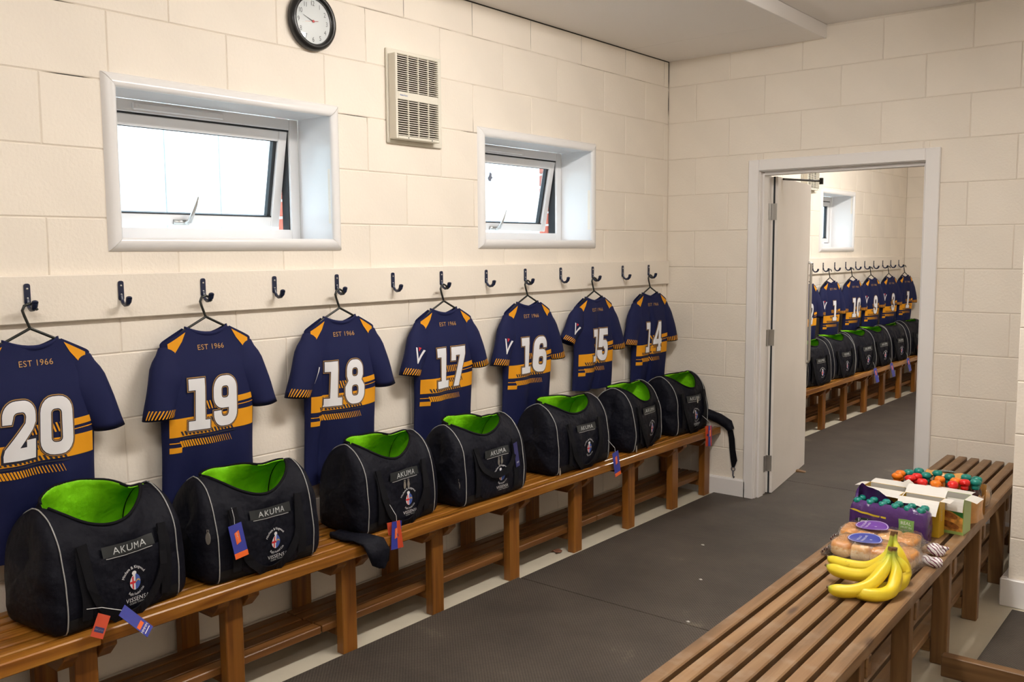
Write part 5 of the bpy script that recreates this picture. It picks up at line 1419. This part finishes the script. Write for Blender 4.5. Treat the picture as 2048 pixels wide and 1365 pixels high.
decal('oat_picture', polys([(-0.10, 0.012), (0.10, 0.012), (0.10, 0.066), (0.06, 0.086), (0.0, 0.094), (-0.10, 0.084)]), g, 0.0009, M['oat'], T2, 0.05, 0, False)
for (cx, cz, rx, rz_) in ((0.048, 0.072, 0.034, 0.012), (0.052, 0.035, 0.036, 0.013), (-0.03, 0.05, 0.04, 0.014)):
    decal('oat_bar_print', polys([(cx + rx*math.cos(2*PI*q/16), cz + rz_*math.sin(2*PI*q/16) - 0.2*rx*math.cos(2*PI*q/16)) for q in range(16)]), g, 0.0016, M['oat_dark'], T2, 0, 0, False)

# loose juice bottles in torn kraft-coloured film
GJ = 'juice bottles behind the cartons'
CAPS = [(1.838, 3.905, 'orange_cap', 'orange-capped juice bottle, leftmost of the group'), (1.836, 3.955, 'orange_cap', 'orange-capped juice bottle just behind the leftmost'),
 (1.860, 3.990, 'teal_cap', 'teal-capped juice bottle at the rear left corner'), (1.885, 4.045, 'teal_cap', 'teal-capped juice bottle, second from left along the back'), (1.893, 3.895, 'red_cap', 'red-capped juice bottle, leftmost of the reds'), (1.905, 3.945, 'red_cap', 'red-capped juice bottle just behind the leftmost red'),
 (1.930, 3.985, 'teal_cap', 'teal-capped juice bottle just behind the left reds'), (1.948, 3.862, 'red_cap', 'red-capped juice bottle in the front row centre left'), (1.958, 4.050, 'teal_cap', 'teal-capped juice bottle at the middle of the back'),
 (1.998, 3.868, 'orange_cap', 'orange-capped juice bottle at the middle of the front row'), (1.992, 3.950, 'orange_cap', 'orange-capped juice bottle behind the middle one'), (2.012, 4.020, 'teal_cap', 'taller teal-capped juice bottle under the printed film'),
 (2.050, 3.960, 'orange_cap', 'rightmost of the orange-capped juice bottles'), (2.055, 3.895, 'red_cap', 'red-capped juice bottle in the front row at right'), (2.085, 3.955, 'red_cap', 'red-capped juice bottle, rightmost of the reds'),
 (2.068, 4.050, 'teal_cap', 'teal-capped juice bottle at the back right'), (2.118, 3.985, 'teal_cap', 'teal-capped juice bottle, front of the right-hand pair'), (2.112, 4.035, 'teal_cap', 'teal-capped juice bottle at the rear right corner')]
for k, (x, y, mt, lb) in enumerate(CAPS):
    B = thing('juice_bottle', lb, 'bottle', (x, y, ZT), 0.8*k, GJ)
    link(bpy.data.objects.new('bottle_body', bottle_mesh('juice_amber', 0.0195, 0.130)), B)
    c = bpy.data.objects.new('cap', cap_mesh(mt)); link(c, B); c.location = (0, 0, 0.124); c.scale = (1.3, 1.3, 1.2)
M['kraft'] = simple('amber_kraft_film', (0.62, 0.30, 0.08), 0.28, bump=0.5, bscale=30, var=0.25, vscale=14)
def band(name, pts, h0, h1, mat, parent, seed, amp=0.008):
    P = catmull(pts, 40); rows = []
    for k, p in enumerate(P):
        row = []
        for j in range(6):
            f = j/5; n = mnoise.noise(Vector((p.x*30, p.y*30, f*2 + seed)))
            top = h1*(0.80 + 0.28*mnoise.noise(Vector((k*.35, seed, 0))))
            row.append(p + Vector((amp*n, amp*n, h0 + (top-h0)*f)))
        rows.append(row)
    return MB().grid(rows).obj(name, mat, parent, smooth=True)
KF = thing('torn_film', 'torn amber kraft-coloured multipack film standing round the juice bottles', 'packaging', (1.98, 3.965, ZT))
band('front_film', [(-0.115, -0.075, 0), (-0.07, -0.118, 0), (0.0, -0.125, 0), (0.05, -0.112, 0), (0.11, -0.09, 0), (0.155, -0.04, 0), (0.165, 0.05, 0)], 0.001, 0.125, M['kraft'], KF, 1.0)
band('rear_film', [(-0.14, 0.055, 0), (-0.08, 0.125, 0), (0.0, 0.135, 0), (0.08, 0.13, 0), (0.16, 0.11, 0)], 0.001, 0.155, M['kraft'], KF, 4.0)
band('middle_film', [(-0.10, 0.0, 0), (-0.055, 0.005, 0), (-0.01, 0.055, 0), (0.045, 0.035, 0), (0.09, 0.055, 0)], 0.001, 0.145, M['kraft'], KF, 7.0, 0.006)
SF = lambda u, v, e: Vector((u, 0.132 - 0.012 - e, v))
sheet = [[Vector((-0.07 + 0.17*k/14, 0.130 - 0.055*j/6 + 0.006*mnoise.noise(Vector((k*.6, j*.6, 3))), 0.146 + 0.014*j/6*(1-j/6)*4 + 0.006*mnoise.noise(Vector((k*.5, j*.5, 9))))) for k in range(15)] for j in range(7)]
MB().grid(sheet).obj('printed_film', M['kraft'], KF, smooth=True)
TP = lambda u, v, e: Vector((u, v, 0.160 + e))
decal('print_patch', polys([(0.012 + 0.034*math.cos(2*PI*q/20), 0.100 + 0.017*math.sin(2*PI*q/20)) for q in range(20)]), TP, 0.004, M['dark_patch'], KF, 0, 0, False)
decal('print_lettering', small_text('FRUIT', 0.018, 0.012, 0.094), TP, 0.005, M['label_white'], KF, 0, 0, False)
# clear packets at the right edge
def packet(label, loc, rz, rx, ry, rz_, mat, seed):
    T = thing('clear_packet', label, 'packet', loc, rz)
    o = blob(rx*.85, ry*.85, rz_*.8, seed, 2.4, 0.3).obj('contents', mat, T, smooth=True); o.location = (0, 0, rz_)
    o = blob(rx, ry, rz_, seed+2, 2.6, 0.25, 26, 16).obj('film', M['film'], T, smooth=False); o.location = (0, 0, rz_*1.02)
M['tan_food'] = simple('tan_snack', (0.50, 0.28, 0.11), 0.6, var=0.3, vscale=40)
packet('clear crumpled packet of tan snacks at the right of the juice bottles', (2.098, 4.205, ZT), 0.2, 0.035, 0.075, 0.045, M['tan_food'], 21)

# bits on the floor
M['leaf'] = simple('dry_leaf', (0.16, 0.06, 0.03), 0.8); M['paper'] = simple('white_scrap', (0.7, 0.68, 0.64), 0.7)
tag(MB().grid([[(0.235 + 0.045*k/4, 3.64 + 0.05*j/3 + .01*math.sin(k), 0.002 + 0.008*abs(math.sin(k*1.3 + j*2.1))) for k in range(5)] for j in range(4)]).obj('dry_leaf', M['leaf']), 'dry brown leaf on the pale floor under the wall bench front', 'leaf')
for (x, y, lb) in ((0.80, 4.20, 'tiny white scrap on the mat nearest the doorway'), (1.03, 3.74, 'tiny white scrap on the mat beside the middle of the gangway'), (1.22, 3.27, 'tiny white scrap on the mat near the mat joint')):
    o = MB().prism([(-0.008, -0.003), (0.004, -0.006), (0.009, 0.001), (-0.001, 0.006)], 2, 0, 0.003).obj('paper_scrap', M['paper']); o.location = (x, y, 0.0105); tag(o, lb, 'scrap')
